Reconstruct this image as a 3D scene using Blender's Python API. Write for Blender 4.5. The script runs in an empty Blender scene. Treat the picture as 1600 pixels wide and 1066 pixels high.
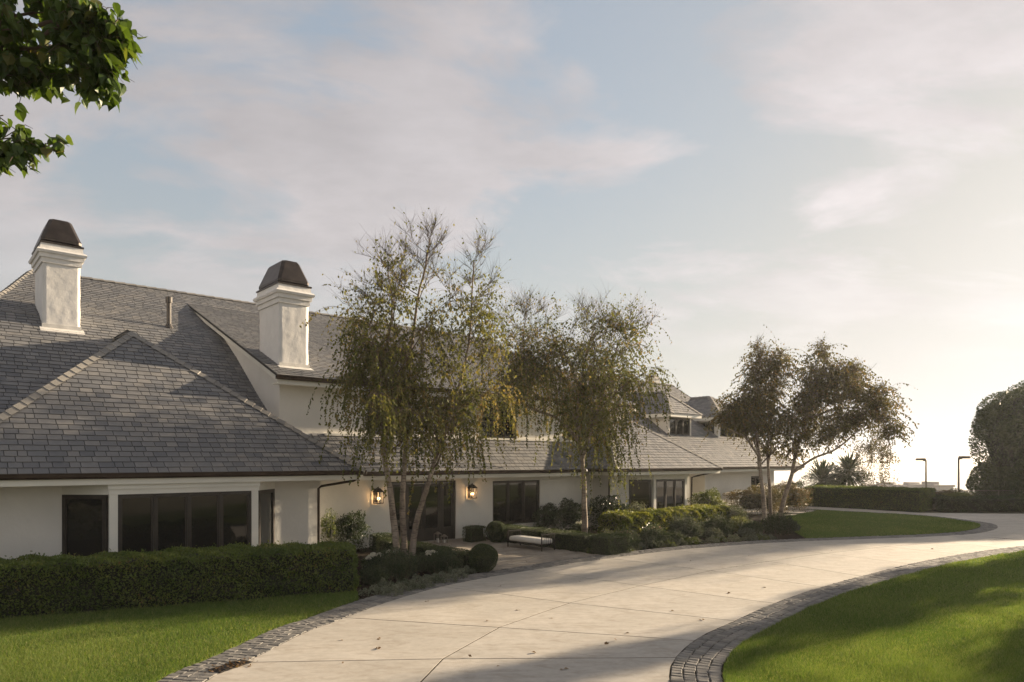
import bpy, math, random
import numpy as np
from mathutils import Vector, Matrix
rng = np.random.default_rng(7)
R = random.Random(11)
C = bpy.context.scene.collection
PI = math.pi

# ------------------------------------------------------------------ camera, sky, sun, exposure
scn = bpy.context.scene
CAMZ, F, HOR = 3.2, 1067.0, 720.0          # eye height, focal length and horizon row of the 1600 px photograph
cam_d = bpy.data.cameras.new('camera')
cam_d.lens, cam_d.sensor_width, cam_d.shift_y = 24.0, 36.0, 187 / 1600
cam_d.clip_end = 60000
cam = bpy.data.objects.new('camera', cam_d)
C.objects.link(cam)
cam.location = (0, 0, CAMZ)
cam.rotation_euler = (PI / 2, 0, 0)
scn.camera = cam

AZ = math.atan2(0.748, 0.664)               # facade direction, clockwise from the view axis
SUN_AZ, SUN_EL = AZ + math.radians(5), math.radians(14)
SKY_STRENGTH, SUN_STRENGTH, EXPOSURE = 0.069, 5.0, 1.6
CLOUD_AT = (0.4, 5.2, 0)
SKY_TOP = 7.0
SKY_MID, SKY_POW = 2.5, 0.50
sun_d = bpy.data.lights.new('sun', 'SUN')
sun_d.energy, sun_d.angle, sun_d.color = SUN_STRENGTH, math.radians(0.6), (1.0, 0.80, 0.56)
sun = bpy.data.objects.new('sun', sun_d)
C.objects.link(sun)
sdir = Vector((math.sin(SUN_AZ) * math.cos(SUN_EL), math.cos(SUN_AZ) * math.cos(SUN_EL), math.sin(SUN_EL)))
sun.rotation_euler = sdir.to_track_quat('Z', 'Y').to_euler()
sun.location = (60, 60, 40)

world = bpy.data.worlds.new('World')
scn.world = world
world.use_nodes = True
def build_world():
    nt = world.node_tree; nt.nodes.clear()
    N = lambda t, **k: (lambda n: ([setattr(n, a, b) for a, b in k.items()], n)[1])(nt.nodes.new(t))
    L = nt.links.new
    def math_(op, a, b=None, clamp=False):
        n = N('ShaderNodeMath', operation=op, use_clamp=clamp)
        for i, v in enumerate((a, b)):
            if v is None: continue
            if isinstance(v, (int, float)): n.inputs[i].default_value = v
            else: L(v, n.inputs[i])
        return n.outputs[0]
    sky = N('ShaderNodeTexSky', sky_type='NISHITA', sun_disc=False, sun_elevation=SUN_EL, sun_rotation=SUN_AZ,
            altitude=100, air_density=1.2, dust_density=0.65, ozone_density=1.0)
    bw0 = N('ShaderNodeRGBToBW'); L(sky.outputs[0], bw0.inputs[0])
    # the range of the sky is compressed the same way in every direction (hazy marine air)
    gain = math_('POWER', math_('DIVIDE', math_('MAXIMUM', bw0.outputs[0], 0.05), SKY_MID), SKY_POW - 1.0)
    lum = math_('MULTIPLY', bw0.outputs[0], gain)
    soft = math_('POWER', math_('ADD', 1.0, math_('POWER', math_('DIVIDE', lum, SKY_TOP), 2.0)), -0.5)
    sc = N('ShaderNodeVectorMath', operation='SCALE'); L(sky.outputs[0], sc.inputs[0]); L(math_('MULTIPLY', gain, soft), sc.inputs[3])
    bw = N('ShaderNodeRGBToBW'); L(sc.outputs[0], bw.inputs[0])
    grey = N('ShaderNodeCombineColor')
    for i, k in enumerate((1.035, 1.0, 0.945)): L(math_('MULTIPLY', bw.outputs[0], k), grey.inputs[i])
    tc = N('ShaderNodeTexCoord'); sep = N('ShaderNodeSeparateXYZ'); L(tc.outputs['Generated'], sep.inputs[0])
    low = math_('SUBTRACT', 1.0, math_('MULTIPLY', math_('MAXIMUM', sep.outputs[2], 0.0), 2.4), True)
    sunny = N('ShaderNodeVectorMath', operation='DOT_PRODUCT'); L(tc.outputs['Generated'], sunny.inputs[0]); sunny.inputs[1].default_value = tuple(sdir)
    glare = math_('POWER', math_('MAXIMUM', sunny.outputs['Value'], 0.0), 6.0)
    wash = math_('ADD', 0.50, math_('ADD', math_('MULTIPLY', low, 0.36), math_('MULTIPLY', glare, 0.5)), True)
    des = N('ShaderNodeMix', data_type='RGBA'); L(wash, des.inputs[0])
    L(sc.outputs[0], des.inputs[6]); L(grey.outputs[0], des.inputs[7])
    zz = math_('ADD', math_('MAXIMUM', sep.outputs[2], 0.0), 0.22)
    comb = N('ShaderNodeCombineXYZ')
    L(math_('DIVIDE', sep.outputs[0], zz), comb.inputs[0]); L(math_('DIVIDE', sep.outputs[1], zz), comb.inputs[1])
    mp = N('ShaderNodeMapping'); mp.inputs['Location'].default_value = CLOUD_AT
    mp.inputs['Rotation'].default_value = (0, 0, math.radians(-30)); mp.inputs['Scale'].default_value = (0.8, 1.2, 1)
    L(comb.outputs[0], mp.inputs[0])
    n1 = N('ShaderNodeTexNoise'); n1.inputs['Scale'].default_value = 2.1; n1.inputs['Detail'].default_value = 9
    n1.inputs['Roughness'].default_value = 0.60; n1.inputs['Distortion'].default_value = 0.35; L(mp.outputs[0], n1.inputs[0])
    # a cloud bank to the west (away from the sun), breaking up towards it
    west = N('ShaderNodeVectorMath', operation='DOT_PRODUCT'); L(tc.outputs['Generated'], west.inputs[0]); west.inputs[1].default_value = (-sdir.x, -sdir.y, 0)
    cov = math_('ADD', n1.outputs[0], math_('MULTIPLY', math_('ADD', west.outputs['Value'], 0.86), 0.15))
    ramp = N('ShaderNodeValToRGB'); ramp.color_ramp.elements[0].position = 0.475; ramp.color_ramp.elements[1].position = 0.60
    L(cov, ramp.inputs[0])
    # clouds thin out towards the horizon
    fade = math_('MULTIPLY', math_('SUBTRACT', sep.outputs[2], 0.10), 5.0, True)
    mask = math_('MULTIPLY', math_('MULTIPLY', ramp.outputs[0], fade), 0.85)
    cl = N('ShaderNodeCombineColor')
    n2 = N('ShaderNodeTexNoise'); n2.inputs['Scale'].default_value = 4.2; n2.inputs['Detail'].default_value = 7; n2.inputs['Roughness'].default_value = 0.6; L(mp.outputs[0], n2.inputs[0])
    lift = math_('ADD', 0.62, math_('MULTIPLY', n2.outputs[0], 0.62))
    cb = math_('MULTIPLY', bw.outputs[0], lift)
    for i, k in enumerate((1.33, 1.235, 1.24)): L(math_('MULTIPLY', cb, k), cl.inputs[i])
    mix = N('ShaderNodeMix', data_type='RGBA'); L(mask, mix.inputs[0]); L(des.outputs[2], mix.inputs[6]); L(cl.outputs[0], mix.inputs[7])
    bg = N('ShaderNodeBackground'); bg.inputs[1].default_value = SKY_STRENGTH; L(mix.outputs[2], bg.inputs[0])
    out = N('ShaderNodeOutputWorld'); L(bg.outputs[0], out.inputs[0])
build_world()
scn.view_settings.view_transform = 'Standard'
scn.view_settings.look = 'None'
scn.view_settings.exposure = EXPOSURE
scn.view_settings.gamma = 1
scn.view_settings.use_curve_mapping = False
scn.render.engine = 'CYCLES'
scn.cycles.use_denoising = True
scn.cycles.max_bounces = 6
scn.cycles.transparent_max_bounces = 8
scn.cycles.volume_bounces = 0

# ------------------------------------------------------------------ coordinates
def G(px, py, z=0.0):
    """ground point (at height z) seen at a photograph pixel"""
    d = (CAMZ - z) * F / (py - HOR)
    return ((px - 800) / F * d, d)
def P(px, py, d):
    return Vector(((px - 800) / F * d, d, CAMZ - (py - HOR) / F * d))
U, V = (0.748, 0.664), (-0.664, 0.748)      # house axes: s along the facade, t away from the camera
HANG = math.atan2(0.664, 0.748)
def W(s, t): return (U[0] * s + V[0] * t, U[1] * s + V[1] * t)
def S(x, y): return (U[0] * x + U[1] * y, V[0] * x + V[1] * y)

# ------------------------------------------------------------------ materials
def nodes(name):
    m = bpy.data.materials.new(name); m.use_nodes = True
    nt = m.node_tree; b = nt.nodes['Principled BSDF']
    return m, nt, b
def noise(nt, scale, detail=5, rough=0.55, coord='Object', dist=0.0, stretch=None):
    tc = nt.nodes.new('ShaderNodeTexCoord')
    n = nt.nodes.new('ShaderNodeTexNoise')
    n.inputs['Scale'].default_value = scale; n.inputs['Detail'].default_value = detail
    n.inputs['Roughness'].default_value = rough; n.inputs['Distortion'].default_value = dist
    if stretch:
        mp = nt.nodes.new('ShaderNodeMapping'); mp.inputs['Scale'].default_value = stretch
        nt.links.new(tc.outputs[coord], mp.inputs[0]); nt.links.new(mp.outputs[0], n.inputs[0])
    else: nt.links.new(tc.outputs[coord], n.inputs[0])
    return n.outputs[0]
def ramp(nt, fac, stops):
    r = nt.nodes.new('ShaderNodeValToRGB')
    e = r.color_ramp.elements
    while len(e) < len(stops): e.new(0.5)
    for i, (p, c) in enumerate(stops):
        e[i].position = p; e[i].color = (*c, 1)
    nt.links.new(fac, r.inputs[0])
    return r.outputs[0]
def mixc(nt, fac, a, b, mode='MIX'):
    n = nt.nodes.new('ShaderNodeMix'); n.data_type = 'RGBA'; n.blend_type = mode
    for i, v in ((0, fac), (6, a), (7, b)):
        if isinstance(v, (int, float)): n.inputs[i].default_value = v
        elif isinstance(v, tuple): n.inputs[i].default_value = (*v, 1)
        else: nt.links.new(v, n.inputs[i])
    return n.outputs[2]
def bump(nt, b, h, strength, dist=0.02):
    n = nt.nodes.new('ShaderNodeBump'); n.inputs['Strength'].default_value = strength; n.inputs['Distance'].default_value = dist
    nt.links.new(h, n.inputs['Height']); nt.links.new(n.outputs[0], b.inputs['Normal'])
def varying(nt):
    """a number that differs from piece to piece: face attribute tint plus the object's own random"""
    at = nt.nodes.new('ShaderNodeAttribute'); at.attribute_name = 'tint'
    oi = nt.nodes.new('ShaderNodeObjectInfo')
    a = nt.nodes.new('ShaderNodeMath'); a.operation = 'ADD'
    nt.links.new(at.outputs['Fac'], a.inputs[0]); nt.links.new(oi.outputs['Random'], a.inputs[1])
    f = nt.nodes.new('ShaderNodeMath'); f.operation = 'FRACT'; nt.links.new(a.outputs[0], f.inputs[0])
    return f.outputs[0]
def simple(name, col, rough=0.6, metal=0.0, nscale=None, var=0.15, bmp=0.0, spec=0.5, bscale=None):
    m, nt, b = nodes(name)
    b.inputs['Roughness'].default_value = rough; b.inputs['Metallic'].default_value = metal
    b.inputs['Specular IOR Level'].default_value = spec
    if nscale:
        n = noise(nt, nscale)
        lo = tuple(c * (1 - var) for c in col); hi = tuple(min(1, c * (1 + var)) for c in col)
        nt.links.new(ramp(nt, n, [(0.3, lo), (0.7, hi)]), b.inputs['Base Color'])
        if bmp: bump(nt, b, noise(nt, bscale or nscale * 6), bmp)
    else: b.inputs['Base Color'].default_value = (*col, 1)
    return m
def piece_mat(name, stops, rough=0.7, nscale=6, nvar=0.35, bmp=0.3, bscale=40, stretch=None, coord='Object'):
    m, nt, b = nodes(name)
    col = ramp(nt, varying(nt), stops)
    n = noise(nt, nscale, 6, coord=coord, stretch=stretch)
    g = ramp(nt, n, [(0.3, (1 - nvar,) * 3), (0.7, (1.0,) * 3)])
    nt.links.new(mixc(nt, 1.0, col, g, 'MULTIPLY'), b.inputs['Base Color'])
    b.inputs['Roughness'].default_value = rough
    bump(nt, b, noise(nt, bscale, 4, coord=coord, stretch=stretch), bmp, 0.01)
    return m
def leaf_mat(name, stops, trans=0.35, rough=0.45, tcol=(1.25, 1.15, 0.5), spec=0.35):
    m, nt, b = nodes(name)
    col = ramp(nt, varying(nt), stops)
    nt.links.new(col, b.inputs['Base Color']); b.inputs['Roughness'].default_value = rough
    b.inputs['Specular IOR Level'].default_value = spec
    t = nt.nodes.new('ShaderNodeBsdfTranslucent')
    nt.links.new(mixc(nt, 1.0, col, tcol, 'MULTIPLY'), t.inputs[0])
    mx = nt.nodes.new('ShaderNodeMixShader'); mx.inputs[0].default_value = trans
    nt.links.new(b.outputs[0], mx.inputs[1]); nt.links.new(t.outputs[0], mx.inputs[2])
    nt.links.new(mx.outputs[0], nt.nodes['Material Output'].inputs[0])
    return m

M = {}
M['stucco'] = simple('stucco', (0.68, 0.655, 0.60), 0.85, nscale=1.2, var=0.05, bmp=0.35, bscale=9)
M['chimney'] = simple('rough_plaster', (0.70, 0.68, 0.65), 0.85, nscale=2.0, var=0.06, bmp=0.55, bscale=5)
M['trim'] = simple('white_trim', (0.72, 0.70, 0.63), 0.55, nscale=1.5, var=0.05)
M['gutter'] = simple('brown_gutter', (0.045, 0.028, 0.020), 0.4, 0.3, nscale=3, var=0.3)
M['frame'] = simple('bronze_frame', (0.030, 0.024, 0.020), 0.4, 0.2, nscale=4, var=0.2)
M['glass'] = simple('dark_glass', (0.006, 0.007, 0.007), 0.03, nscale=0.6, var=0.3, spec=0.6)
M['cap'] = simple('bronze_cap', (0.040, 0.031, 0.027), 0.42, 0.6, nscale=3, var=0.45)
M['flash'] = simple('lead_flashing', (0.62, 0.60, 0.56), 0.6, nscale=5, var=0.15)
M['pipe'] = simple('vent_pipe', (0.05, 0.043, 0.038), 0.5, 0.3, nscale=5, var=0.3)
M['under'] = simple('roof_underlay', (0.035, 0.034, 0.034), 0.9, nscale=3, var=0.3)
M['shingle'] = piece_mat('slate_shingle', [(0.0, (0.122, 0.126, 0.136)), (0.35, (0.160, 0.162, 0.168)), (0.7, (0.188, 0.187, 0.187)), (0.92, (0.215, 0.208, 0.20)), (1, (0.14, 0.145, 0.155))], 0.62, 2.5, 0.3, 0.4, 24)
M['ridge'] = piece_mat('ridge_slate', [(0, (0.20, 0.19, 0.175)), (0.5, (0.25, 0.235, 0.21)), (1, (0.29, 0.27, 0.24))], 0.65, 2.5, 0.25, 0.4, 24)  # caps paler than the slates, with some sunlit tone put into the colour
M['cobble'] = piece_mat('cobble_stone', [(0, (0.14, 0.135, 0.125)), (0.5, (0.20, 0.19, 0.175)), (1, (0.26, 0.245, 0.22))], 0.8, 9, 0.4, 0.6, 60)
M['paver'] = piece_mat('paving_stone', [(0, (0.27, 0.235, 0.19)), (0.5, (0.33, 0.285, 0.23)), (1, (0.38, 0.33, 0.27))], 0.8, 4, 0.3, 0.4, 50)
M['grout'] = simple('joint_sand', (0.045, 0.039, 0.032), 1.0, nscale=12, var=0.4, spec=0.0)
M['soil'] = simple('dark_mulch', (0.028, 0.021, 0.015), 1.0, nscale=14, var=0.7, bmp=0.5, bscale=60, spec=0.05)
M['bark'] = None
M['metal'] = simple('black_iron', (0.022, 0.019, 0.017), 0.45, 0.4, nscale=8, var=0.3)
M['cushion'] = simple('cushion_fabric', (0.62, 0.59, 0.54), 0.9, nscale=6, var=0.06, bmp=0.2, bscale=120)
M['grey_metal'] = simple('grey_metal', (0.20, 0.17, 0.14), 0.5, 0.3, nscale=3, var=0.2)
M['far_wall'] = simple('far_wall', (0.24, 0.24, 0.24), 0.9, nscale=0.3, var=0.1)
M['far_roof'] = simple('far_roof', (0.20, 0.19, 0.19), 0.9, nscale=0.3, var=0.1)
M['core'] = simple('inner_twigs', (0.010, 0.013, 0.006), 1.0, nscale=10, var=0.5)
def concrete():
    m, nt, b = nodes('concrete')
    big = noise(nt, 0.35, 6, 0.6, dist=0.6); fine = noise(nt, 7, 6, 0.65)
    st = noise(nt, 1.1, 7, 0.7, dist=1.4, stretch=(1, 2.6, 1))
    c = ramp(nt, big, [(0.3, (0.43, 0.40, 0.35)), (0.7, (0.54, 0.50, 0.44))])
    c = mixc(nt, 0.6, c, ramp(nt, fine, [(0.25, (0.72, 0.72, 0.72)), (0.7, (1, 1, 1))]), 'MULTIPLY')
    c = mixc(nt, 0.5, c, ramp(nt, st, [(0.36, (0.60, 0.54, 0.47)), (0.54, (1, 1, 1))]), 'MULTIPLY')
    c = mixc(nt, 0.35, c, ramp(nt, noise(nt, 2.6, 8, 0.75, dist=0.8), [(0.60, (1, 1, 1)), (0.72, (0.55, 0.50, 0.45))]), 'MULTIPLY')
    tone = ramp(nt, varying(nt), [(0, (0.93, 0.93, 0.93)), (1, (1.0, 0.99, 0.97))])
    nt.links.new(mixc(nt, 1.0, c, tone, 'MULTIPLY'), b.inputs['Base Color'])
    b.inputs['Roughness'].default_value = 0.75
    bump(nt, b, noise(nt, 45, 4), 0.25, 0.004)
    return m
M['concrete'] = concrete()
def lawn_base():
    m, nt, b = nodes('lawn_turf')
    c = ramp(nt, noise(nt, 0.7, 6, 0.6), [(0.3, (0.060, 0.086, 0.020)), (0.7, (0.098, 0.125, 0.034))])
    nt.links.new(c, b.inputs['Base Color']); b.inputs['Roughness'].default_value = 0.9; b.inputs['Specular IOR Level'].default_value = 0.05
    bump(nt, b, noise(nt, 40, 4), 0.6, 0.02)
    return m
M['turf'] = lawn_base()
def ground_mat():
    m, nt, b = nodes('dry_ground')
    c = ramp(nt, noise(nt, 0.05, 8, 0.6), [(0.3, (0.06, 0.065, 0.03)), (0.7, (0.15, 0.13, 0.08))])
    nt.links.new(c, b.inputs['Base Color']); b.inputs['Roughness'].default_value = 0.95
    return m
M['ground'] = ground_mat()
def sea_mat():
    m, nt, b = nodes('sea_water')
    b.inputs['Base Color'].default_value = (0.03, 0.05, 0.065, 1); b.inputs['Roughness'].default_value = 0.25
    bump(nt, b, noise(nt, 0.05, 6), 0.3, 2.0)
    return m
M['sea'] = sea_mat()
def bark():
    m, nt, b = nodes('birch_bark')
    n = noise(nt, 3.0, 8, 0.65, stretch=(1, 1, 0.45))
    bands = noise(nt, 9.0, 5, 0.6, stretch=(0.5, 0.5, 3.0))
    c = ramp(nt, n, [(0.30, (0.085, 0.062, 0.045)), (0.48, (0.24, 0.19, 0.145)), (0.68, (0.36, 0.305, 0.245))])
    c = mixc(nt, 1.0, c, ramp(nt, bands, [(0.36, (0.35, 0.32, 0.30)), (0.5, (1, 1, 1))]), 'MULTIPLY')
    nt.links.new(c, b.inputs['Base Color']); b.inputs['Roughness'].default_value = 0.85
    bump(nt, b, bands, 0.7, 0.02)
    return m
M['bark'] = bark()
M['twig'] = simple('twig_bark', (0.095, 0.066, 0.046), 0.85, nscale=6, var=0.4)
M['birch_leaf'] = leaf_mat('birch_leaf', [(0, (0.068, 0.082, 0.028)), (0.35, (0.110, 0.122, 0.040)), (0.7, (0.170, 0.168, 0.056)), (0.9, (0.25, 0.20, 0.08)), (1, (0.20, 0.13, 0.06))], 0.45, 0.65, (1.15, 1.1, .55), spec=.15)
M['gold_leaf'] = leaf_mat('gold_leaf', [(0, (0.066, 0.066, 0.030)), (0.5, (0.105, 0.100, 0.042)), (0.85, (0.20, 0.155, 0.055)), (1, (0.19, 0.115, 0.05))], 0.42, 0.65, spec=.15)
M['olive_leaf'] = leaf_mat('olive_brown_leaf', [(0, (0.040, 0.040, 0.018)), (0.5, (0.070, 0.064, 0.026)), (0.85, (0.12, 0.09, 0.035)), (1, (0.13, 0.075, 0.03))], 0.40)
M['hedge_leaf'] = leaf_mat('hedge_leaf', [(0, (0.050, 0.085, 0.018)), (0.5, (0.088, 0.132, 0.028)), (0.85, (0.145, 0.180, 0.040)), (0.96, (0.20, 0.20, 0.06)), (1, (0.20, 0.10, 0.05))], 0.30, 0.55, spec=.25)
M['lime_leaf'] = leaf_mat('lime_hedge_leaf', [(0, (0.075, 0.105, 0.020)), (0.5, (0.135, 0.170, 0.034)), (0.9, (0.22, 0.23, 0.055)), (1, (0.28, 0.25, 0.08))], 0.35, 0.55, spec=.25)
M['box_leaf'] = leaf_mat('boxwood_leaf', [(0, (0.022, 0.042, 0.011)), (0.6, (0.042, 0.068, 0.016)), (1, (0.075, 0.095, 0.022))], 0.22)
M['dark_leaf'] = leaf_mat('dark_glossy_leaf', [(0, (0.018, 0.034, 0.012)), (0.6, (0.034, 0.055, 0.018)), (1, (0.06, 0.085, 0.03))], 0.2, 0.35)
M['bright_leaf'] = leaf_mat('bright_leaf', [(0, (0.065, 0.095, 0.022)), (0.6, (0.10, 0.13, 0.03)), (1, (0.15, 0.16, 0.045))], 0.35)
M['sage_leaf'] = leaf_mat('sage_leaf', [(0, (0.055, 0.075, 0.045)), (0.6, (0.085, 0.11, 0.068)), (1, (0.13, 0.15, 0.095))], 0.2, 0.7)
M['silver_leaf'] = leaf_mat('silver_leaf', [(0, (0.10, 0.115, 0.085)), (0.6, (0.15, 0.17, 0.125)), (1, (0.21, 0.22, 0.16))], 0.2, 0.75)
M['rosemary'] = leaf_mat('rosemary_leaf', [(0, (0.035, 0.055, 0.028)), (0.6, (0.060, 0.085, 0.042)), (1, (0.095, 0.12, 0.06))], 0.2, 0.7)
M['bush_leaf'] = leaf_mat('ficus_leaf', [(0, (0.020, 0.038, 0.012)), (0.6, (0.036, 0.062, 0.018)), (1, (0.060, 0.085, 0.026))], 0.25)
M['broad_leaf'] = leaf_mat('broad_leaf', [(0, (0.040, 0.075, 0.014)), (0.5, (0.062, 0.110, 0.020)), (0.9, (0.095, 0.140, 0.028)), (1, (0.12, 0.11, 0.04))], 0.42, 0.4)
M['blade'] = leaf_mat('grass_blade', [(0, (0.082, 0.135, 0.032)), (0.5, (0.138, 0.205, 0.054)), (0.88, (0.225, 0.275, 0.085)), (1, (0.33, 0.29, 0.15))], 0.45, 0.7, (1.1, 1.15, .5), spec=0.1)
M['petal'] = leaf_mat('white_petal', [(0, (0.62, 0.60, 0.48)), (1, (0.78, 0.76, 0.66))], 0.3, 0.8, (1, 1, 0.9))
M['pink_petal'] = leaf_mat('pink_petal', [(0, (0.42, 0.26, 0.22)), (1, (0.58, 0.42, 0.36))], 0.3, 0.8, (1, 0.9, 0.85))
M['dry_leaf'] = leaf_mat('dry_leaf', [(0, (0.09, 0.05, 0.025)), (1, (0.20, 0.13, 0.06))], 0.2, 0.8)
def bulb():
    m, nt, b = nodes('lit_bulb')
    b.inputs['Emission Color'].default_value = (1.0, 0.62, 0.28, 1); b.inputs['Emission Strength'].default_value = 8
    return m
M['bulb'] = bulb()
def clear():
    m, nt, b = nodes('lantern_glass')
    b.inputs['Base Color'].default_value = (0.9, 0.9, 0.88, 1); b.inputs['Roughness'].default_value = 0.03
    t = nt.nodes.new('ShaderNodeBsdfTransparent'); mx = nt.nodes.new('ShaderNodeMixShader'); mx.inputs[0].default_value = 0.12
    nt.links.new(t.outputs[0], mx.inputs[1]); nt.links.new(b.outputs[0], mx.inputs[2]); nt.links.new(mx.outputs[0], nt.nodes['Material Output'].inputs[0])
    return m
M['clear'] = clear()

# ------------------------------------------------------------------ builders
def tag(o, label=None, cat=None, group=None, kind=None):
    for k, v in (('label', label), ('category', cat), ('group', group), ('kind', kind)):
        if v: o[k] = v
    return o
def empty(name, loc=(0, 0, 0), rz=0.0):
    o = bpy.data.objects.new(name, None); C.objects.link(o)
    o.location = loc; o.rotation_euler = (0, 0, rz); o.empty_display_size = 0.3
    return o
def link(name, me, parent=None):
    o = bpy.data.objects.new(name, me); C.objects.link(o)
    if parent: o.parent = parent
    return o
class MB:
    def __init__(self, off=(0, 0, 0)): self.v, self.f, self.t, self.off = [], [], [], off
    def add(self, vs, fs, tint=None):
        n = len(self.v); ox, oy, oz = self.off
        self.v += [(a - ox, b - oy, c - oz) for a, b, c in vs]
        self.f += [tuple(i + n for i in f) for f in fs]
        self.t += [R.random() if tint is None else tint] * len(fs)
        return self
    def box(self, x0, x1, y0, y1, z0, z1, tint=None):
        v = [(x0, y0, z0), (x1, y0, z0), (x1, y1, z0), (x0, y1, z0), (x0, y0, z1), (x1, y0, z1), (x1, y1, z1), (x0, y1, z1)]
        return self.add(v, [(0, 3, 2, 1), (4, 5, 6, 7), (0, 1, 5, 4), (1, 2, 6, 5), (2, 3, 7, 6), (3, 0, 4, 7)], tint)
    def hexa(self, b, t, tint=None):
        """b, t: four points each, counter-clockwise from above"""
        return self.add(list(b) + list(t), [(0, 3, 2, 1), (4, 5, 6, 7), (0, 1, 5, 4), (1, 2, 6, 5), (2, 3, 7, 6), (3, 0, 4, 7)], tint)
    def prism(self, poly, z0, z1, tint=None):
        n = len(poly)
        v = [(x, y, z0) for x, y in poly] + [(x, y, z1) for x, y in poly]
        return self.add(v, [tuple(range(n, 2 * n))] + [(i, (i + 1) % n, n + (i + 1) % n, n + i) for i in range(n)] + [tuple(range(n - 1, -1, -1))], tint)
    def extrude(self, poly, d, tint=None):
        """poly: 3-D outline, d: thickness vector"""
        n = len(poly)
        v = [tuple(p) for p in poly] + [tuple(p[i] + d[i] for i in range(3)) for p in poly]
        return self.add(v, [tuple(range(n, 2 * n))] + [(i, (i + 1) % n, n + (i + 1) % n, n + i) for i in range(n)] + [tuple(range(n - 1, -1, -1))], tint)
    def tube(self, pts, rad, n=6, tint=None, cap=True):
        pts = [Vector(p) for p in pts]
        if not hasattr(rad, '__len__'): rad = [rad] * len(pts)
        vs, ref = [], None
        for i, p in enumerate(pts):
            d = (pts[min(i + 1, len(pts) - 1)] - pts[max(i - 1, 0)])
            d = d.normalized() if d.length > 1e-9 else Vector((0, 0, 1))
            if ref is None: ref = Vector((1, 0, 0)) if abs(d.x) < 0.8 else Vector((0, 1, 0))
            a = ref - d * ref.dot(d); a.normalize(); b = d.cross(a); ref = a
            for k in range(n):
                w = 2 * PI * k / n
                vs.append(tuple(p + (a * math.cos(w) + b * math.sin(w)) * rad[i]))
        fs = [(i * n + k, i * n + (k + 1) % n, (i + 1) * n + (k + 1) % n, (i + 1) * n + k) for i in range(len(pts) - 1) for k in range(n)]
        if cap and n > 2: fs += [tuple(range(n - 1, -1, -1)), tuple((len(pts) - 1) * n + k for k in range(n))]
        return self.add(vs, fs, tint)
    def build(self, name, mat, parent=None, smooth=False, **tags):
        me = bpy.data.meshes.new(name)
        me.from_pydata(self.v, [], self.f)
        a = me.attributes.new('tint', 'FLOAT', 'FACE'); a.data.foreach_set('value', np.array(self.t, dtype=np.float32))
        if smooth: me.polygons.foreach_set('use_smooth', [True] * len(me.polygons))
        me.materials.append(mat)
        return tag(link(name, me, parent), **tags)
def np_mesh(name, verts, nper, mat, tint=None, parent=None, smooth=False, **tags):
    """verts: (n*nper, 3) array, one face per nper vertices"""
    n = len(verts) // nper
    me = bpy.data.meshes.new(name)
    me.vertices.add(len(verts)); me.vertices.foreach_set('co', np.ascontiguousarray(verts, dtype=np.float32).ravel())
    me.loops.add(len(verts)); me.loops.foreach_set('vertex_index', np.arange(len(verts), dtype=np.int32))
    me.polygons.add(n); me.polygons.foreach_set('loop_start', np.arange(0, len(verts), nper, dtype=np.int32))
    me.update(calc_edges=True)
    a = me.attributes.new('tint', 'FLOAT', 'FACE')
    a.data.foreach_set('value', (rng.random(n) if tint is None else tint).astype(np.float32))
    me.materials.append(mat)
    return tag(link(name, me, parent), **tags)
def unit(a): return a / np.maximum(np.linalg.norm(a, axis=1, keepdims=True), 1e-9)
def leaf_verts(p, axis, nor, length, ratio=0.6, fold=0.18):
    """one folded diamond leaf per point"""
    axis = unit(axis); side = unit(np.cross(axis, nor)); up = np.cross(side, axis)
    L = length[:, None]
    a = p; c = p + axis * L
    mid = p + axis * L * 0.42 - up * L * fold * 0.5
    b = mid + side * L * ratio * 0.5 + up * L * fold; d = mid - side * L * ratio * 0.5 + up * L * fold
    return np.stack([a, b, c, d], axis=1).reshape(-1, 3)
def rand_dirs(n): return unit(rng.normal(size=(n, 3)))
def crom(pts, n=12):
    """smooth curve through 2-D points"""
    p = [np.array(q, float) for q in pts]; p = [2 * p[0] - p[1]] + p + [2 * p[-1] - p[-2]]
    out = []
    for i in range(1, len(p) - 2):
        a, b, c, d = p[i - 1], p[i], p[i + 1], p[i + 2]
        for k in range(n):
            t = k / n
            out.append(0.5 * ((2 * b) + (c - a) * t + (2 * a - 5 * b + 4 * c - d) * t * t + (3 * b - a - 3 * c + d) * t ** 3))
    out.append(p[-2])
    return np.array(out)
def resample(c, step):
    d = np.r_[0, np.cumsum(np.linalg.norm(np.diff(c, axis=0), axis=1))]
    n = max(2, int(d[-1] / step) + 1); q = np.linspace(0, d[-1], n)
    return np.stack([np.interp(q, d, c[:, i]) for i in range(c.shape[1])], axis=1)
def normals2(c):
    t = np.gradient(c, axis=0); t = t / np.linalg.norm(t, axis=1, keepdims=True)
    return np.stack([-t[:, 1], t[:, 0]], axis=1)
def in_poly(x, y, poly):
    poly = np.asarray(poly); ins = np.zeros(len(x), bool); n = len(poly); j = n - 1
    for i in range(n):
        xi, yi = poly[i]; xj, yj = poly[j]
        with np.errstate(divide='ignore', invalid='ignore'):
            c = ((yi > y) != (yj > y)) & (x < (xj - xi) * (y - yi) / (yj - yi) + xi)
        ins ^= c; j = i
    return ins
def sheet(name, poly, z, mat, thick=0.05, kind='structure', **kw):
    poly = [tuple(p) for p in poly]
    area = sum(poly[i - 1][0] * poly[i][1] - poly[i][0] * poly[i - 1][1] for i in range(len(poly)))
    if area < 0: poly = poly[::-1]
    return MB().prism(poly, z - thick, z).build(name, mat, kind=kind, **kw)
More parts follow.
